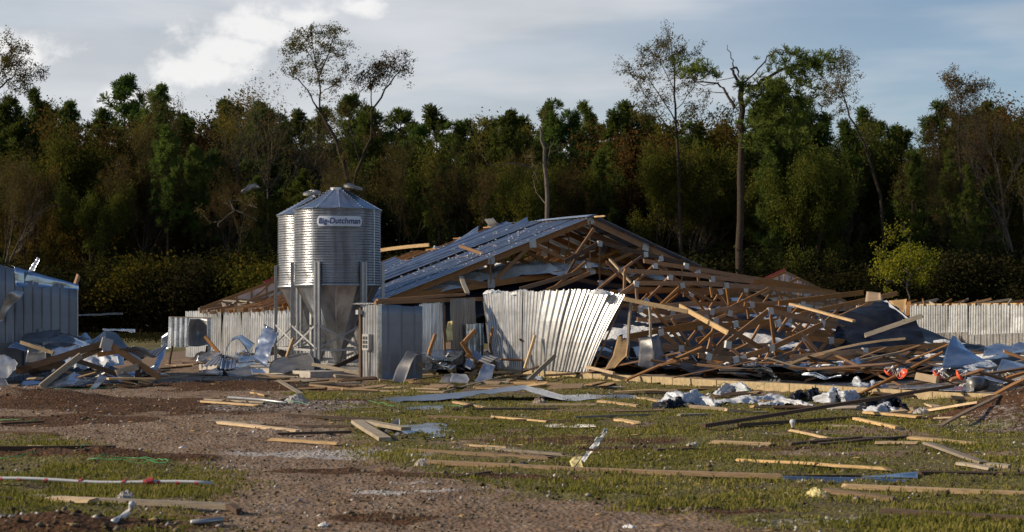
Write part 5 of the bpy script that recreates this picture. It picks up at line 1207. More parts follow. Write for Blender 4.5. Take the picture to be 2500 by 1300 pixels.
def bulb():
    p = gr(1935, 1054); p.z += .06; r = empty('light_bulb', p); tag(r, 'white bulb standing at the tip of a pale board', 'bulb')
    V = []; Fc = []
    prof = [(.001, .12), (.03, .115), (.045, .09), (.04, .06), (.02, .03), (.018, 0)]
    for q, z in prof:
        for k in range(12): a = k*math.pi/6; V.append(p+Vector((q*math.cos(a), q*math.sin(a), z)))
    for i in range(5):
        for k in range(12): a = i*12+k; b = i*12+(k+1) % 12; Fc.append((a, b, b+12, a+12))
    mkc('globe', V, Fc, M['whitepl'], r, True)
    V, Fc = tube([p, p-Vector((0, 0, .06))], .02, 10); mkc('socket', V, Fc, M['drk'], r)
bulb()
def feeder(px, py, Y, tilt, label):
    c = at(px, py, Y); r = empty('feeder_pan', c); tag(r, label, 'feeder pan', 'orange feeder pans in the wreck')
    ax = Vector((math.sin(tilt), -.35, math.cos(tilt))).normalized(); x, y, z = basis(ax)
    V = []; Fc = []
    for q, h in ((.01, 0), (.06, .0), (.11, .03), (.125, .06), (.115, .06), (.10, .035), (.06, .01), (.01, .01)):
        for k in range(20): a = k*math.pi/10; V.append(c+y*q*math.cos(a)+z*q*math.sin(a)+ax*h)
    for i in range(7):
        for k in range(20): a = i*20+k; b = i*20+(k+1) % 20; Fc.append((a, b, b+20, a+20))
    mkc('pan', V, Fc, M['orange'], r, True)
    for k in range(6):
        a = k*math.pi/3; p = c+y*.12*math.cos(a)+z*.12*math.sin(a)+ax*.06; q = c+ax*.16+y*.03*math.cos(a)+z*.03*math.sin(a); m_ = (p+q)/2+(p-c-ax*.06)*.3
        V, Fc = tube([p, m_, q], .008, 5); mkc('grill_wire', V, Fc, M['whitepl'], r)
    V, Fc = tube([c+ax*.13, c+ax*.21], .028, 8); mkc('cone', V, Fc, M['whitepl'], r)
feeder(2168, 915, 32.6, .5, 'orange feeder pan, leftmost of those behind the foundation')
feeder(2208, 917, 32.2, -.9, 'orange feeder pan standing on edge left of a pale board')
feeder(2285, 919, 31.8, .7, 'orange feeder pan just right of the pale board')
feeder(2338, 920, 31.4, 1.0, 'orange feeder pan, rightmost, with clear grill facing right')
timber('board', at(2234, 918, 31.8), at(2290, 928, 31.5), .05, .14, 'fresh', 'short pale board between the orange feeder pans')
pipe('pipe_stub', [at(2376, 940, 30.6), at(2398, 936, 31.2)], .14, M['galv_old'], 'dark round pipe end beside the grey insulation at right', 'pipe', 14)
pipe('pipe_stub', [at(2015, 916, 35.4), at(2050, 914, 35.6)], .07, M['whitepl'], 'pale pipe end in the litter left of the orange pans', 'pipe', 12)
def twine(pts, label, k):
    rg = random.Random(k); P = []
    for (a, b, z), (c, d, z2) in zip(pts, pts[1:]):
        for i in range(5):
            f = i/5; p = gr(a+(c-a)*f, b+(d-b)*f, z+(z2-z)*f); P.append(p+Vector((0, 0, .03+rg.uniform(0, .05))))
    pipe('twine', P, .0045, M['green'], label, 'twine', 4)
twine([(240, 1124, .1), (300, 1130, .05), (430, 1142, .02)], 'green twine trailing from the soil ridge onto the road', 1)
twine([(180, 1116, .02), (205, 1098, .12), (240, 1108, .02)], 'green twine loop standing on the dark timber at left', 2)
twine([(220, 1130, .05), (330, 1138, .02), (420, 1140, .02), (380, 1132, .03), (310, 1132, .02)], 'green twine tangle just above the road gravel at left', 3)
twine([(0, 1128, .02), (60, 1120, .05), (110, 1118, .03)], 'green twine at the left edge along the dark timber', 4)
twine([(0, 1036, .02), (50, 1036, .03), (110, 1036, .02)], 'green twine at the left edge under the dark boards', 5)
twine([(640, 993, .02), (700, 986, .04), (770, 996, .02)], 'green twine beside the steel rod on the gravel', 6)
twine([(1740, 950, .25), (1770, 940, .3), (1800, 952, .2), (1840, 965, .15)], 'green twine looping over the foundation above the plastic', 7)
twine([(1845, 955, .3), (1870, 940, .35), (1890, 938, .3)], 'green twine strand on the foundation left of the white ribbed sheet', 8)
twine([(900, 985, .02), (960, 998, .03), (1100, 996, .02), (1140, 1002, .02)], 'green twine under the folded sheet in the centre grass', 9)
twine([(80, 955, .02), (150, 957, .03), (280, 950, .02), (330, 945, .02)], 'green twine along the foot of the left pile', 10)
# puddle
def puddle():
    c = gr(1388, 1042); V = [c+Vector((0, 0, 0))]; n = 40
    for k in range(n):
        a = 2*math.pi*k/n; r = .75+.6*float(fbm(math.cos(a)*2+4, math.sin(a)*2+9, 3)); V.append(c+Vector((math.cos(a)*.42*r, math.sin(a)*.42*r, 0)))
    for v in V: v.z = G(c.x, c.y)+.022
    o = mkc('puddle', V, [(0, i+1, (i+1) % n+1) for i in range(n)], m_plain('water', (.25, .22, .18), .06, var=.1, spec=1.0, bump=.002), None); tag(o, kind='structure')
puddle()
# ------------------------------------------------------------------ grass, clods and tufts (uncountable)
def ground_cover():
    r = np.random.RandomState(11)
    def samples(n, y0=11.5, y1=48, pw=1.0, xm=1.0):
        f = r.rand(n); y = y0*(y1/y0)**(f**pw); x = (r.rand(n)-.5)*2*(y*.325)*xm; return x, y
    n = 420000
    x, y = samples(n); g, s, p = masks(x, y)
    cl = fbm(x*1.3+2, y*1.3+7)
    patch = sst(fbm(x*.6+40, y*.6+3), .38, .60)
    inside = ((x-P2.x)*N2.x+(y-P2.y)*N2.y > -.1) & ((x-P2.x)*A2.x+(y-P2.y)*A2.y < 4)
    keep = (g*(.25+.9*patch)*(1-s)*sst(cl, .28, .55) > r.rand(n)*.70) & ~inside
    x, y = x[keep], y[keep]; n = len(x); z = gz(x, y)
    V = np.zeros((n, 4, 3), np.float32); Fv = []
    h = (.014+.034*r.rand(n)**1.6)*(.7+.7*sst(fbm(x*.9, y*.9), .4, .7)); a = r.rand(n)*2*np.pi; w = .0035+.0035*r.rand(n)+y*.00012
    lx = (r.rand(n)-.35)*.9*h; ly = (r.rand(n)-.5)*.9*h
    dx, dy = np.cos(a)*w, np.sin(a)*w
    V[:, 0] = np.stack([x-dx, y-dy, z-.004], -1); V[:, 1] = np.stack([x+dx, y+dy, z-.004], -1)
    V[:, 2] = np.stack([x+lx+dx*.5, y+ly+dy*.5, z+h], -1); V[:, 3] = np.stack([x+lx-dx*.5, y+ly-dy*.5, z+h], -1)
    Fc = np.arange(n*4).reshape(n, 4)
    me = np_mesh('grass', V.reshape(-1, 3), Fc); me.materials.append(M['grass'])
    o = link(bpy.data.objects.new('grass', me)); tag(o, 'short patchy grass over the open ground', 'grass', kind='stuff')
    # clods and tufts: low irregular octahedra
    def stones(name, n, size, mat, label, cat, sel, y1=46, xm=1.0, slim=1.0):
        x, y = samples(n, 11.5, y1, 1.0, xm); g, s, p = masks(x, y)
        k = sel(x, y, g, s, p, r.rand(n)); x, y = x[k], y[k]; n = len(x); z = gz(x, y)
        sz = size[0]+(size[1]-size[0])*r.rand(n)**3.2
        base = np.array([[1, 0, 0], [0, 1, 0], [-1, 0, 0], [0, -1, 0], [0, 0, 1], [0, 0, -1]], np.float32)
        an = r.rand(n)*6.28; c, s_ = np.cos(an), np.sin(an)
        j = .6+.8*r.rand(n, 6)
        B = base[None]*j[:, :, None]; B = B*sz[:, None, None]*np.array([1, slim, .75*slim]); B[:, 4, :2] += (r.rand(n, 2)-.5)*sz[:, None]
        X = B[:, :, 0]*c[:, None]-B[:, :, 1]*s_[:, None]; Yv = B[:, :, 0]*s_[:, None]+B[:, :, 1]*c[:, None]
        V = np.stack([X+x[:, None], Yv+y[:, None], B[:, :, 2]+z[:, None]+sz[:, None]*.25], -1)
        f = np.array([[0, 1, 4], [1, 2, 4], [2, 3, 4], [3, 0, 4], [1, 0, 5], [2, 1, 5], [3, 2, 5], [0, 3, 5]])
        Fc = (np.arange(n)[:, None, None]*6+f[None]).reshape(-1, 3)
        me = np_mesh(name, V.reshape(-1, 3), Fc); me.materials.append(mat); o = link(bpy.data.objects.new(name, me)); tag(o, label, cat, kind='stuff')
    M['clodv'] = m_leaf('clod_varied', [(.045, .030, .020), (.13, .095, .068), (.25, .20, .155)], 0)
    M['tuftv'] = m_leaf('tuft_varied', [(.20, .18, .16), (.33, .30, .27), (.52, .49, .46)], 0)
    stones('gravel', 60000, (.004, .019), M['clodv'], 'gravel and clods on road and bare ground', 'gravel', lambda x, y, g, s, p, q: (1-g*.55+s*.3)*sst(fbm(x*1.6, y*1.6+5), .3, .6) > q*.85)
    stones('clods', 14000, (.008, .042), M['clodv'], 'lumps of earth thrown over the grass', 'earth', lambda x, y, g, s, p, q: (g*.6+s)*sst(fbm(x*.8+11, y*.8), .42, .62) > q)
    M['chipv'] = m_leaf('chip_varied', [(.10, .06, .03), (.30, .19, .10), (.50, .36, .20)], 0)
    stones('wood_chips', 20000, (.012, .085), M['chipv'], 'splinters and chips of wood strewn near the wreck', 'wood', lambda x, y, g, s, p, q: (.12+sst(y, 18, 36))*sst(fbm(x*.7+3, y*.7+21), .38, .62) > q, 50, 1.0, .13)
    stones('insulation_bits', 22000, (.004, .030), M['tuftv'], 'pale insulation bits strewn over the ground', 'insulation', lambda x, y, g, s, p, q: (p+.25+.3*sst(y, 24, 38))*sst(fbm(x*.9+31, y*.9), .36, .66) > q*.9)
ground_cover()
# ------------------------------------------------------------------ trees
def frame(d):
    d = d.normalized(); a = d.orthogonal().normalized(); return d, a, d.cross(a)
class TreeB:
    def __init__(s, seed): s.r = random.Random(seed); s.V = []; s.F = []; s.LV = []; s.LF = []
    def limb(s, pts, rad, sides):
        o = len(s.V); n = len(pts)
        for i, p in enumerate(pts):
            d = pts[min(i+1, n-1)]-pts[max(i-1, 0)]
            _, a, b = frame(d) if d.length > 1e-6 else (0, Vector((1, 0, 0)), Vector((0, 1, 0)))
            for k in range(sides):
                t = 2*math.pi*k/sides; s.V.append(p+(a*math.cos(t)+b*math.sin(t))*rad[i])
        for i in range(n-1):
            for k in range(sides):
                a = o+i*sides+k; b = o+i*sides+(k+1) % sides; s.F.append((a, b, b+sides, a+sides))
    def leaf(s, p, size):
        r = s.r; d = Vector((r.gauss(0, 1), r.gauss(0, 1), r.gauss(0, 1)))
        if d.length < .01: d = Vector((0, 0, 1))
        _, a, b = frame(d); a = a*size*r.uniform(.6, 1.2); b = b*size*r.uniform(.35, .75); o = len(s.LV)
        s.LV += [p-a, p-b*.9, p+a, p+b]; s.LF.append((o, o+1, o+2, o+3))
    def clump(s, p, n, rad, size):
        for _ in range(n):
            q = Vector((s.r.gauss(0, 1), s.r.gauss(0, 1), s.r.gauss(0, .8)))*rad*.55
            s.leaf(p+q, size)
    def tuft(s, p, d, n, L):
        """a brush of pine needles round the twig end"""
        r = s.r; d, a, b = frame(d)
        for k in range(n):
            t = r.uniform(0, 6.28); c = r.uniform(.05, 1.0); v = (d*c+(a*math.cos(t)+b*math.sin(t))*(1.1-c*.6)).normalized()
            w = v.cross(Vector((r.gauss(0, 1), r.gauss(0, 1), r.gauss(0, 1)))).normalized()*L*.085; o = len(s.LV)
            s.LV += [p-w*.5, p+w*.5, p+v*L+w*.6, p+v*L-w*.6]; s.LF.append((o, o+1, o+2, o+3))
    def grow(s, p, d, L, rad, lev, maxl, leaf=None, up=.15, spread=.7, kids=(3, 4), shrink=.66, wob=.16):
        r = s.r; n = 4; pts = [p]; rr = [rad]; q = p; dd = d.normalized()
        for i in range(n):
            dd = (dd+Vector((r.gauss(0, wob), r.gauss(0, wob), r.gauss(0, wob)+up*.35))).normalized(); q = q+dd*L/n; pts.append(q); rr.append(rad*(1-.55*(i+1)/n))
        s.limb(pts, rr, 6 if lev == 0 else (5 if lev == 1 else 3))
        if leaf and lev >= maxl-1:
            for i in range(1, n+1):
                if r.random() < leaf['p']: s.clump(pts[i], leaf['n'], leaf['rad'], leaf['size'])
        if lev >= maxl: return
        for k in range(r.randint(*kids)):
            i = r.randint(2, n) if lev else r.randint(2, n); base = pts[i]; bd = (pts[i]-pts[i-1]).normalized()
            _, a, b = frame(bd); t = r.uniform(0, 6.28); sp = spread*r.uniform(.6, 1.25)
            nd = bd*math.cos(sp)+(a*math.cos(t)+b*math.sin(t))*math.sin(sp)
            s.grow(base, nd, L*shrink*r.uniform(.75, 1.2), rr[i]*.72, lev+1, maxl, leaf, up, spread, kids, shrink, wob)
        bd = (pts[n]-pts[n-1]).normalized(); s.grow(pts[n], bd, L*shrink, rr[n]*.95, lev+1, maxl, leaf, up, spread, kids, shrink, wob)
def meshes(tb, name, bark, leafm):
    out = []
    for nm, V, Fc, m in (('trunk', tb.V, tb.F, bark), ('crown', tb.LV, tb.LF, leafm)):
        if not V: continue
        me = bpy.data.meshes.new(nm); me.from_pydata([tuple(v) for v in V], [], Fc); me.materials.append(m)
        if nm == 'trunk': me.polygons.foreach_set('use_smooth', [True]*len(me.polygons))
        out.append((nm, me))
    return out
def top_of(ms): return max(max(v.co.z for v in me.vertices) for _, me in ms)
def mk_hardwood(seed, leafm, h=15, n=9, p=.75, size=.26, rad=.9, bare=.30, spread=.62, maxl=4, bark='bark', up=.2):
    tb = TreeB(seed); r = tb.r; q = Vector((0, 0, -.3)); pts = [q]; rr = [.2]; k = 5; d = Vector((0, 0, 1))
    for i in range(k):
        d = (d+Vector((r.gauss(0, .07), r.gauss(0, .07), .1))).normalized(); q = q+d*h*bare/k; pts.append(q); rr.append(.2-.012*i)
    tb.limb(pts, rr, 7)
    lf = dict(n=n, p=p, rad=rad, size=size) if leafm else None
    for j in range(r.randint(2, 3)):
        t = r.uniform(0, 6.28); nd = Vector((math.cos(t)*.55, math.sin(t)*.55, 1)); tb.grow(pts[-1], nd, h*.29, .13, 1, maxl, lf, up, spread)
    for j in range(r.randint(3, 5)):
        t = r.uniform(0, 6.28); i = r.randint(2, k); tb.grow(pts[i], Vector((math.cos(t), math.sin(t), .45)), h*.20, .08, 2, maxl, lf, up, spread)
    return meshes(tb, 'x', M[bark], M[leafm] if leafm else M['thin'])
def mk_pine(seed, h=18, low=.35, rmax=3.2, dens=1.0, L=.52, leafm='pine'):
    tb = TreeB(seed); r = tb.r; pts = []; rr = []; q = Vector((0, 0, -.3)); n = 12
    for i in range(n+1):
        pts.append(q.copy()); rr.append(.24*(1-.88*i/n)); q = q+Vector((r.gauss(0, .06), r.gauss(0, .06), (h+.3)/n))
    tb.limb(pts, rr, 7)
    z = h*low
    while z < h*.985:
        f = (z-h*low)/(h*(1-low)); R_ = rmax*(1-f)**.65*(.45+.55*min(1, f*4+.3))*r.uniform(.6, 1.15)+.35
        i = z/h*n; b = pts[int(i)].lerp(pts[min(int(i)+1, n)], i-int(i)); b = Vector((b.x, b.y, z))
        for k in range(r.randint(2, 3)):
            t = r.uniform(0, 6.28); d = Vector((math.cos(t), math.sin(t), r.uniform(.05, .55)+f*.5)).normalized()
            m = 4; P = [b]; dd = d
            for j in range(m): dd = (dd+Vector((r.gauss(0, .13), r.gauss(0, .13), .10+r.gauss(0, .1)))).normalized(); P.append(P[-1]+dd*R_/m)
            tb.limb(P, [.05*(1-f*.5), .04, .03, .02, .012], 3)
            for j in range(1, m+1):
                for w in range(r.randint(1, 3) if j < m else 3):
                    if r.random() > dens*(.5+.17*j): continue
                    sd = (dd+Vector((r.gauss(0, .7), r.gauss(0, .7), r.gauss(.25, .4)))).normalized(); e = P[j]+sd*r.uniform(.15, .7)*min(1, R_*.5)
                    tb.limb([P[j], e], [.015, .008], 3); tb.tuft(e, sd+Vector((0, 0, .4)), 20, L*r.uniform(.75, 1.2))
        z += h*r.uniform(.018, .034)
    tb.tuft(pts[-1], Vector((0, 0, 1)), 22, L*1.2)
    return meshes(tb, 'x', M['bark'], M[leafm])
def mk_bush(seed, leafm, h=4.0, n=10, size=.22, stems=7, p=.8, rad=.7):
    tb = TreeB(seed); r = tb.r
    for k in range(stems):
        t = r.uniform(0, 6.28); c = r.uniform(.1, .8)
        tb.grow(Vector((math.cos(t)*c*.6, math.sin(t)*c*.6, -.2)), Vector((math.cos(t)*.5*c, math.sin(t)*.5*c, 1)), h*.38, .045, 1, 3, dict(n=n, p=p, rad=rad, size=size), .25, .6)
    return meshes(tb, 'x', M['bark'], M[leafm])
PROTO = {}
for i in range(4): PROTO['pine%d' % i] = mk_pine(100+i, 18, (.30, .42, .25, .5)[i], (3.3, 2.6, 3.8, 2.9)[i], (1, .9, 1.1, .85)[i])
for i in range(3):
    PROTO['olive%d' % i] = mk_hardwood(200+i, 'olive', 14, 34, .75, .095, .62)
for i in range(2):
    PROTO['rust%d' % i] = mk_hardwood(210+i, 'rust', 14, 28, .66, .09, .60)
    PROTO['gold%d' % i] = mk_hardwood(220+i, 'gold', 13, 26, .58, .09, .58)
    PROTO['bare%d' % i] = mk_hardwood(230+i, 'thin', 17, 4, .16, .08, .3, .34, .5, 5, 'barkp', .25)
    PROTO['thin%d' % i] = mk_hardwood(240+i, 'thin', 18, 6, .30, .085, .32, .40, .5, 5, 'bark', .25)
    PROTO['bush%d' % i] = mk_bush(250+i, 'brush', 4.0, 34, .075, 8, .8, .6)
    PROTO['goldbush%d' % i] = mk_bush(255+i, 'goldbr', 4.0, 22, .075, 7, .7, .6)
PROTO['lime0'] = mk_hardwood(262, 'lime', 5, 10, .55, .07, .34, .22, .75, 4, 'barkp', .08)
TOP = {k: top_of(v) for k, v in PROTO.items()}
def plant(kind, px, ytop, Y, label, cat='tree', group='trees of the wood behind the barns', name=None, wide=1.0, ybase=None):
    H_ = EYE+(YH-ytop)/F*Y; s = H_/TOP[kind]
    x = (px-1250)/F*Y; nm = name or ('pine_tree' if kind.startswith('pine') else ('shrub' if 'bush' in kind else 'broadleaf_tree'))
    root = bpy.data.objects.new(nm, None); col.objects.link(root); root.location = (x, Y, 0); root.rotation_euler = (0, 0, rng.uniform(0, 6.28)); root.scale = (s*wide, s*wide, s)
    tag(root, label, cat, group)
    for n, me in PROTO[kind]:
        o = bpy.data.objects.new(n, me); col.objects.link(o); o.parent = root
    return root
ORD = ['first', 'second', 'third', 'fourth', 'fifth', 'sixth', 'seventh', 'eighth', 'ninth', 'tenth', 'eleventh', 'twelfth', 'thirteenth', 'fourteenth', 'fifteenth', 'sixteenth', 'seventeenth', 'eighteenth', 'nineteenth', 'twentieth']
ORD = ORD[:20]+['twenty-'+o for o in ORD[:9]]+['thirtieth']+['thirty-'+o for o in ORD[:9]]+['fortieth']+['forty-'+o for o in ORD[:9]]+['fiftieth']+['fifty-'+o for o in ORD[:9]]+['sixtieth']
def wood():
    rg = random.Random(3)
    # skyline row: kind, pixel column, pixel row of the top
    sky = [('pine', 20, 228), ('olive', 90, 262), ('pine', 85, 208), ('olive', 60, 300), ('pine', 165, 240), ('rust', 210, 236), ('olive', 235, 300), ('pine', 305, 176), ('pine', 385, 198), ('rust', 430, 270), ('pine', 345, 258),
           ('olive', 480, 238), ('gold', 520, 215), ('gold', 590, 265), ('pine', 560, 235), ('pine', 640, 240), ('pine', 690, 290), ('pine', 735, 262), ('pine', 790, 256), ('olive', 720, 300), ('pine', 855, 222), ('pine', 905, 250), ('olive', 870, 290),
           ('pine', 975, 258), ('pine', 1020, 300), ('olive', 1010, 320), ('pine', 1058, 250), ('pine', 1105, 290), ('pine', 1140, 288), ('pine', 1190, 282), ('olive', 1225, 268), ('pine', 1270, 278), ('olive', 1160, 320), ('pine', 1330, 262), ('pine', 1355, 236),
           ('pine', 1425, 242), ('pine', 1470, 300), ('pine', 1505, 262), ('pine', 1530, 240), ('rust', 1580, 290), ('olive', 1450, 320), ('gold', 1680, 285), ('olive', 1620, 290), ('rust', 1730, 255), ('olive', 1765, 250), ('pine', 1860, 240), ('pine', 1900, 188),
           ('pine', 1950, 230), ('pine', 2010, 272), ('pine', 1985, 300), ('olive', 2060, 268), ('pine', 2110, 255), ('pine', 2150, 292), ('pine', 2200, 300), ('olive', 2130, 320), ('pine', 2290, 240), ('pine', 2320, 262), ('pine', 2400, 240), ('pine', 2430, 255),
           ('pine', 2370, 300), ('olive', 2240, 325), ('rust', 2470, 255), ('rust', 2500, 235), ('pine', 2535, 255), ('pine', -20, 250), ('olive', 2450, 300), ('gold', 130, 300), ('gold', 1850, 330), ('olive', 1300, 330), ('pine', 250, 262), ('pine', 455, 268), ('pine', 680, 270), ('pine', 1240, 262), ('pine', 1390, 262), ('pine', 1590, 275), ('pine', 1690, 290), ('pine', 1760, 300), ('pine', 2060, 285), ('pine', 2370, 275), ('pine', 2480, 285), ('pine', 120, 245)]
    nm = {'pine': 'dark green pine', 'olive': 'olive-leaved broadleaf tree', 'rust': 'rust-leaved broadleaf tree', 'gold': 'gold-leaved broadleaf tree', 'bare': 'bare grey broadleaf tree', 'thin': 'thin-leaved tall tree', 'bush': 'dark low shrub', 'goldbush': 'yellowish low shrub'}
    nk = {'pine': 4, 'olive': 3, 'rust': 2, 'gold': 2, 'bare': 2, 'thin': 2, 'bush': 2, 'goldbush': 2}
    rows = {'skyline': [(k, x, y, rg.uniform(142, 162)) for k, x, y in sky]}
    # front row: lower trees and edge of the wood
    fr = []
    for i in range(46):
        x = -30+i*56+rg.uniform(-20, 20); k = rg.choice(['pine', 'thin', 'bare', 'olive', 'thin', 'pine', 'rust', 'pine', 'bare', 'olive'])
        fr.append((k, x, rg.uniform(300, 430) if k in ('pine', 'thin', 'bare') else rg.uniform(320, 470), rg.uniform(132, 142)))
    rows['front'] = fr
    sh = []
    for i in range(40):
        x = -20+i*64+rg.uniform(-25, 25); k = 'goldbush' if (500 < x < 690 or rg.random() < .04) else 'bush'
        sh.append((k, x, rg.uniform(575, 665) if not 500 < x < 690 else rg.uniform(585, 650), rg.uniform(124, 130)))
    rows['foot'] = sh
    for row, L in rows.items():
        cnt = {}
        for k, x, y, Y in sorted(L, key=lambda t: t[1]):
            cnt[k] = cnt.get(k, 0)+1
            where = {'skyline': 'in the skyline row of the wood', 'front': 'in the shaded front row of the wood', 'foot': 'at the foot of the wood'}[row]
            plant('%s%d' % (k, rg.randrange(nk[k])), x, y, Y, '%s %s, %s from the left' % (nm[k], where, ORD[cnt[k]-1]), 'shrub' if 'bush' in k else 'tree',
                  'shrubs at the foot of the wood' if row == 'foot' else 'trees of the wood behind the barns', wide=rg.uniform(.85, 1.15)*{'foot': 1.2, 'front': .72, 'skyline': .92}[row])
    # standouts
    plant('bare0', 620, 140, 140, 'tall bare fan-shaped tree rising above the feed bins on the left', wide=.95)
    plant('bare1', 500, 205, 141, 'bare brownish tree left of the tall fan-shaped bare tree', wide=.9)
    plant('bare1', 2485, 190, 140, 'bare grey tree at the right end of the skyline', wide=.9)
    plant('thin0', 2345, 182, 141, 'thin-leaved tree poking above the pines at right', wide=.6)
    plant('thin0', 395, 195, 143, 'thin dark tree beside the tall left pine', wide=.5)
wood()
def skeleton_tree(name, label, Y, limbs, leaves, leafm, bark='bark', seed=0, needle=False, twig=0):
    """tree drawn from limb paths given in photo pixels at its own distance; each limb also gets depth"""
    tb = TreeB(seed); r = tb.r; base = None
    for pts, r0, r1, dep in limbs:
        P = []
        for i, (x, y) in enumerate(pts):
            f = i/(len(pts)-1); p = at(x, y, Y+dep*f); P.append(p)
        if base is None: base = Vector((P[0].x, Y, 0))
        Q = []
        for a, b in zip(P, P[1:]):
            for k in range(3): Q.append(a.lerp(b, k/3)+Vector((r.gauss(0, .05), r.gauss(0, .05), r.gauss(0, .05))))
        Q.append(P[-1]); tb.limb([q-base for q in Q], [r0+(r1-r0)*i/(len(Q)-1) for i in range(len(Q))], 7 if r0 > .1 else 4)
        for k in range(twig):
            i = r.randrange(len(Q)//3, len(Q)); d = Vector((r.gauss(0, 1), r.gauss(0, 1), r.gauss(.5, .7))).normalized()
            tb.grow(Q[i]-base, d, 1.4*r.uniform(.5, 1), .025, 3, 4, dict(n=9, p=.6, rad=.3, size=.08) if not needle else None, .2, .6)
    for x, y, rx, rz, n in leaves:
        for k in range(n):
            p = at(x+r.gauss(0, rx), y+r.gauss(0, rz), Y+r.gauss(0, rx*.035))-base
            if needle: tb.tuft(p, Vector((r.gauss(0, .6), r.gauss(0, .6), .6)), 22, .46*r.uniform(.7, 1.2))
            else: tb.clump(p, 20, .36, .085)
    root = empty(name, base); tag(root, label, 'tree')
    for n, me in meshes(tb, 'x', M[bark], M[leafm]):
        o = bpy.data.objects.new(n, me); col.objects.link(o); o.parent = root
skeleton_tree('pine_tree', 'tall snapped pine with a bare trunk and broken crown at right', 128,
    [([(1806, 812), (1806, 600), (1808, 420), (1810, 300), (1812, 205)], .33, .22, 0), ([(1812, 212), (1792, 185), (1787, 168), (1800, 166), (1805, 190)], .14, .05, 0), ([(1788, 168), (1791, 150), (1775, 122), (1776, 110)], .07, .02, 0),
     ([(1822, 225), (1860, 200), (1905, 172), (1940, 162), (2010, 165)], .18, .05, 3), ([(1820, 200), (1850, 170), (1875, 138), (1905, 120), (1935, 130), (1942, 142)], .09, .02, -3), ([(1795, 265), (1770, 225), (1752, 203), (1700, 200), (1665, 185)], .12, .03, 2),
     ([(1752, 203), (1720, 210), (1680, 190)], .05, .02, -2), ([(1795, 190), (1750, 198)], .04, .02, 1), ([(1775, 228), (1730, 225), (1700, 228)], .05, .02, 3), ([(1800, 310), (1785, 335), (1765, 365)], .07, .02, -2), ([(1815, 350), (1850, 385)], .05, .02, 2)],
    [(1985, 155, 30, 16, 80), (1945, 170, 28, 11, 36), (1915, 140, 22, 10, 18), (1690, 168, 26, 14, 40), (1735, 182, 18, 8, 14), (1900, 250, 44, 28, 110), (1850, 250, 26, 26, 50), (1935, 310, 42, 28, 90), (1850, 330, 30, 32, 60), (1815, 205, 10, 8, 14), (1955, 235, 26, 22, 50), (1900, 205, 30, 14, 34)], 'pine', seed=41, needle=True)
skeleton_tree('broadleaf_tree', 'tallest sparse-leaved tree rising above the feed bins', 132,
    [([(865, 812), (855, 470), (840, 400), (815, 330), (785, 280), (782, 262)], .22, .10, 0), ([(782, 265), (780, 205), (776, 175), (752, 130), (738, 105)], .10, .03, 2), ([(780, 185), (800, 140), (812, 100), (822, 75)], .08, .02, -2), ([(776, 172), (790, 145), (822, 135), (850, 134)], .05, .015, 3), ([(785, 278), (760, 235), (730, 195), (690, 175)], .09, .02, -3), ([(783, 230), (810, 210), (835, 185)], .05, .015, 2), ([(752, 130), (742, 120), (715, 122), (702, 135)], .05, .015, 1), ([(776, 175), (762, 110), (760, 80)], .06, .02, -1)],
    [(708, 115, 10, 10, 16), (745, 95, 16, 12, 22), (780, 90, 20, 12, 24), (820, 82, 12, 10, 16), (740, 180, 24, 18, 22), (760, 150, 22, 18, 16), (820, 180, 18, 12, 18), (800, 120, 18, 16, 14), (770, 210, 28, 16, 14)], 'thin', seed=42, twig=5)
skeleton_tree('broadleaf_tree', 'leaning sparse-leaved tree right of the tallest one above the bins', 134,
    [([(850, 812), (850, 520), (870, 420), (905, 340), (910, 270), (940, 220), (975, 175), (990, 160)], .17, .03, 0), ([(910, 270), (905, 220), (915, 190), (930, 165)], .07, .02, 2), ([(880, 390), (850, 300), (880, 225), (900, 200)], .08, .02, -2), ([(940, 220), (950, 190), (965, 160)], .04, .015, 2)],
    [(880, 185, 20, 14, 24), (920, 170, 22, 14, 34), (955, 160, 20, 12, 34), (985, 165, 12, 10, 16), (905, 205, 24, 10, 18), (865, 205, 14, 12, 8)], 'thin', seed=43, twig=5)
skeleton_tree('broadleaf_tree', 'brown-leaved tree reaching in at the top left picture edge', 128,
    [([(-40, 812), (-40, 400), (-25, 250), (-5, 190)], .3, .14, 0), ([(-20, 240), (20, 195), (45, 180), (75, 185), (98, 170)], .08, .02, 2), ([(-5, 190), (15, 160), (30, 125), (45, 112)], .08, .02, -2), ([(20, 195), (40, 215), (60, 222)], .04, .015, 1), ([(-5, 190), (-10, 150), (5, 120)], .06, .02, 2)],
    [(45, 120, 16, 10, 30), (30, 150, 16, 14, 26), (70, 180, 14, 8, 16), (98, 172, 8, 8, 14), (20, 190, 22, 12, 22), (50, 218, 16, 8, 16), (5, 150, 14, 18, 20)], 'thin', seed=44, twig=4)
skeleton_tree('broadleaf_tree', 'tall airy thin-leaved tree left of the snapped pine', 134,
    [([(1664, 812), (1660, 520), (1655, 400), (1650, 260), (1645, 160), (1634, 88)], .20, .02, 0), ([(1652, 300), (1605, 225), (1565, 165), (1548, 140)], .07, .015, 2), ([(1655, 340), (1612, 285), (1556, 205), (1540, 180)], .07, .015, -2), ([(1648, 220), (1612, 155), (1600, 108)], .05, .015, 2), ([(1651, 270), (1690, 215), (1702, 190)], .05, .015, -2), ([(1647, 190), (1662, 150), (1668, 120)], .04, .01, 1), ([(1655, 380), (1700, 300), (1720, 270)], .05, .015, 2), ([(1630, 310), (1590, 290), (1560, 275)], .03, .01, 1)],
    [(1632, 105, 12, 14, 16), (1610, 140, 18, 18, 18), (1570, 170, 20, 20, 18), (1555, 210, 14, 20, 12), (1600, 210, 28, 26, 18), (1650, 160, 16, 26, 14), (1690, 210, 16, 18, 12), (1640, 250, 34, 24, 16), (1590, 265, 28, 14, 10)], 'thin', seed=51, twig=8)
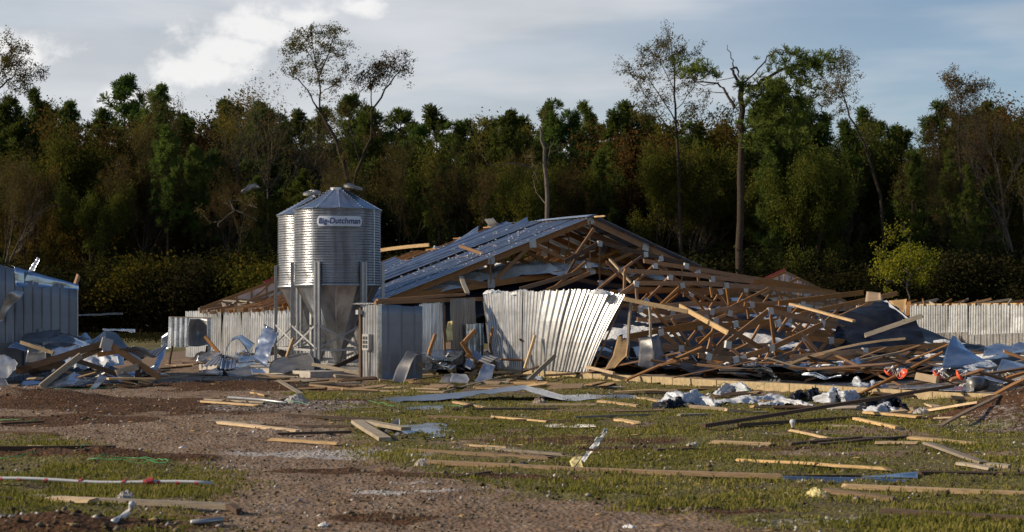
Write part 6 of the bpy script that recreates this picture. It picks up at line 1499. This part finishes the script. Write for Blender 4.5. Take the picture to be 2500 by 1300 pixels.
skeleton_tree('broadleaf_tree', 'thin leaning tree with a pale leafy head right of the snapped pine', 136,
    [([(2170, 812), (2150, 480), (2110, 350), (2075, 285), (2055, 220), (2042, 160)], .16, .02, 0), ([(2066, 255), (2030, 215), (2012, 190)], .04, .01, 2), ([(2055, 225), (2068, 190), (2066, 150)], .04, .01, -2), ([(2075, 285), (2040, 260), (2015, 245)], .03, .01, 1)],
    [(2045, 165, 14, 14, 18), (2062, 180, 14, 20, 16), (2025, 205, 16, 16, 16), (2050, 215, 20, 18, 16), (2020, 240, 14, 10, 10), (2070, 240, 16, 14, 10)], 'thin', seed=52, twig=6)
skeleton_tree('broadleaf_tree', 'airy thin-leaved tree poking above the pines at right', 138,
    [([(2360, 812), (2350, 480), (2340, 330), (2345, 260), (2360, 215)], .15, .02, 0), ([(2342, 290), (2322, 235), (2312, 205)], .04, .01, 2), ([(2345, 255), (2380, 225), (2405, 212)], .04, .01, -2), ([(2345, 260), (2335, 215), (2340, 190)], .03, .01, 1)],
    [(2318, 205, 14, 10, 14), (2345, 192, 16, 9, 16), (2380, 205, 18, 10, 18), (2405, 215, 10, 8, 10), (2350, 225, 26, 12, 12)], 'thin', seed=53, twig=5)
skeleton_tree('young_tree', 'small bright yellow-green tree before the dark wood at right', 99,
    [([(2217, 835), (2217, 740), (2214, 690), (2220, 640), (2224, 610)], .07, .03, 0), ([(2214, 695), (2190, 660), (2168, 645)], .04, .012, .8), ([(2216, 680), (2245, 655), (2268, 640)], .04, .012, -.8), ([(2218, 660), (2206, 630), (2200, 612)], .03, .01, .6), ([(2218, 700), (2245, 685), (2262, 680)], .03, .01, .8), ([(2216, 705), (2185, 690), (2165, 685)], .03, .01, -.8)],
    [(2222, 610, 14, 8, 16), (2195, 630, 16, 9, 14), (2245, 625, 18, 9, 18), (2168, 645, 12, 9, 14), (2268, 640, 10, 8, 12), (2225, 645, 26, 10, 16), (2160, 668, 10, 6, 8), (2190, 668, 16, 8, 9), (2258, 668, 16, 9, 12), (2225, 680, 22, 8, 8)], 'lime', 'barkp', 54, twig=2)
skeleton_tree('dead_snag', 'dead pale snag with a forked broken top right of the bins', 126,
    [([(1336, 800), (1334, 480), (1328, 360), (1318, 310)], .22, .08, 0), ([(1334, 400), (1345, 360), (1344, 345)], .06, .02, 1), ([(1320, 450), (1300, 410), (1260, 400), (1190, 402)], .07, .02, -2), ([(1300, 412), (1298, 380), (1285, 385)], .04, .015, 1), ([(1334, 500), (1310, 470), (1300, 430)], .05, .02, 2)], [], 'thin', 'barkp', 45, twig=1)
skeleton_tree('dead_branch', 'pale fallen limb hanging in the dark wood left of the bins', 127,
    [([(532, 552), (538, 545), (570, 512), (600, 525), (628, 540)], .05, .04, 0), ([(570, 512), (562, 490), (545, 500)], .05, .02, 1), ([(590, 518), (610, 500), (628, 508)], .05, .02, -1), ([(540, 540), (515, 545)], .04, .02, 1)], [], 'thin', 'barkp', 46, twig=1)
# a deep mass of wood behind and undergrowth below: nobody could count it
def mass(name, label, n, ya, yb, top, size, mat, seed, xm=1.25, low=-.2):
    r = np.random.RandomState(seed); Y = ya+(yb-ya)*r.rand(n); X = (r.rand(n)-.5)*2*.3125*xm*Y
    prof = np.interp(X/Y*F+1250, *top) if isinstance(top, tuple) else top
    hh = (EYE+(YH-prof)/F*Y) if name != 'far_grass' else .5+0*Y; hh = hh*(.62+.55*fbm(X*.28+seed, Y*.2, 4))
    Z = low+(hh-low)*r.rand(n)**.85
    d1 = r.randn(n, 3); d1 /= np.linalg.norm(d1, axis=1)[:, None]; d2 = np.cross(d1, r.randn(n, 3)); d2 /= np.linalg.norm(d2, axis=1)[:, None]
    c = np.stack([X, Y, Z], -1); s = (size*(.6+.8*r.rand(n)))[:, None]
    V = np.stack([c-d1*s, c-d2*s*.6, c+d1*s, c+d2*s*.6], 1).reshape(-1, 3)
    me = np_mesh(name, V, np.arange(n*4).reshape(n, 4)); me.materials.append(M[mat]); o = link(bpy.data.objects.new(name, me)); tag(o, label, 'wood', kind='stuff')
SKY = ([-400, 0, 300, 600, 900, 1250, 1600, 1900, 2200, 2500, 2900], [400, 400, 370, 390, 400, 420, 420, 400, 430, 400, 400])
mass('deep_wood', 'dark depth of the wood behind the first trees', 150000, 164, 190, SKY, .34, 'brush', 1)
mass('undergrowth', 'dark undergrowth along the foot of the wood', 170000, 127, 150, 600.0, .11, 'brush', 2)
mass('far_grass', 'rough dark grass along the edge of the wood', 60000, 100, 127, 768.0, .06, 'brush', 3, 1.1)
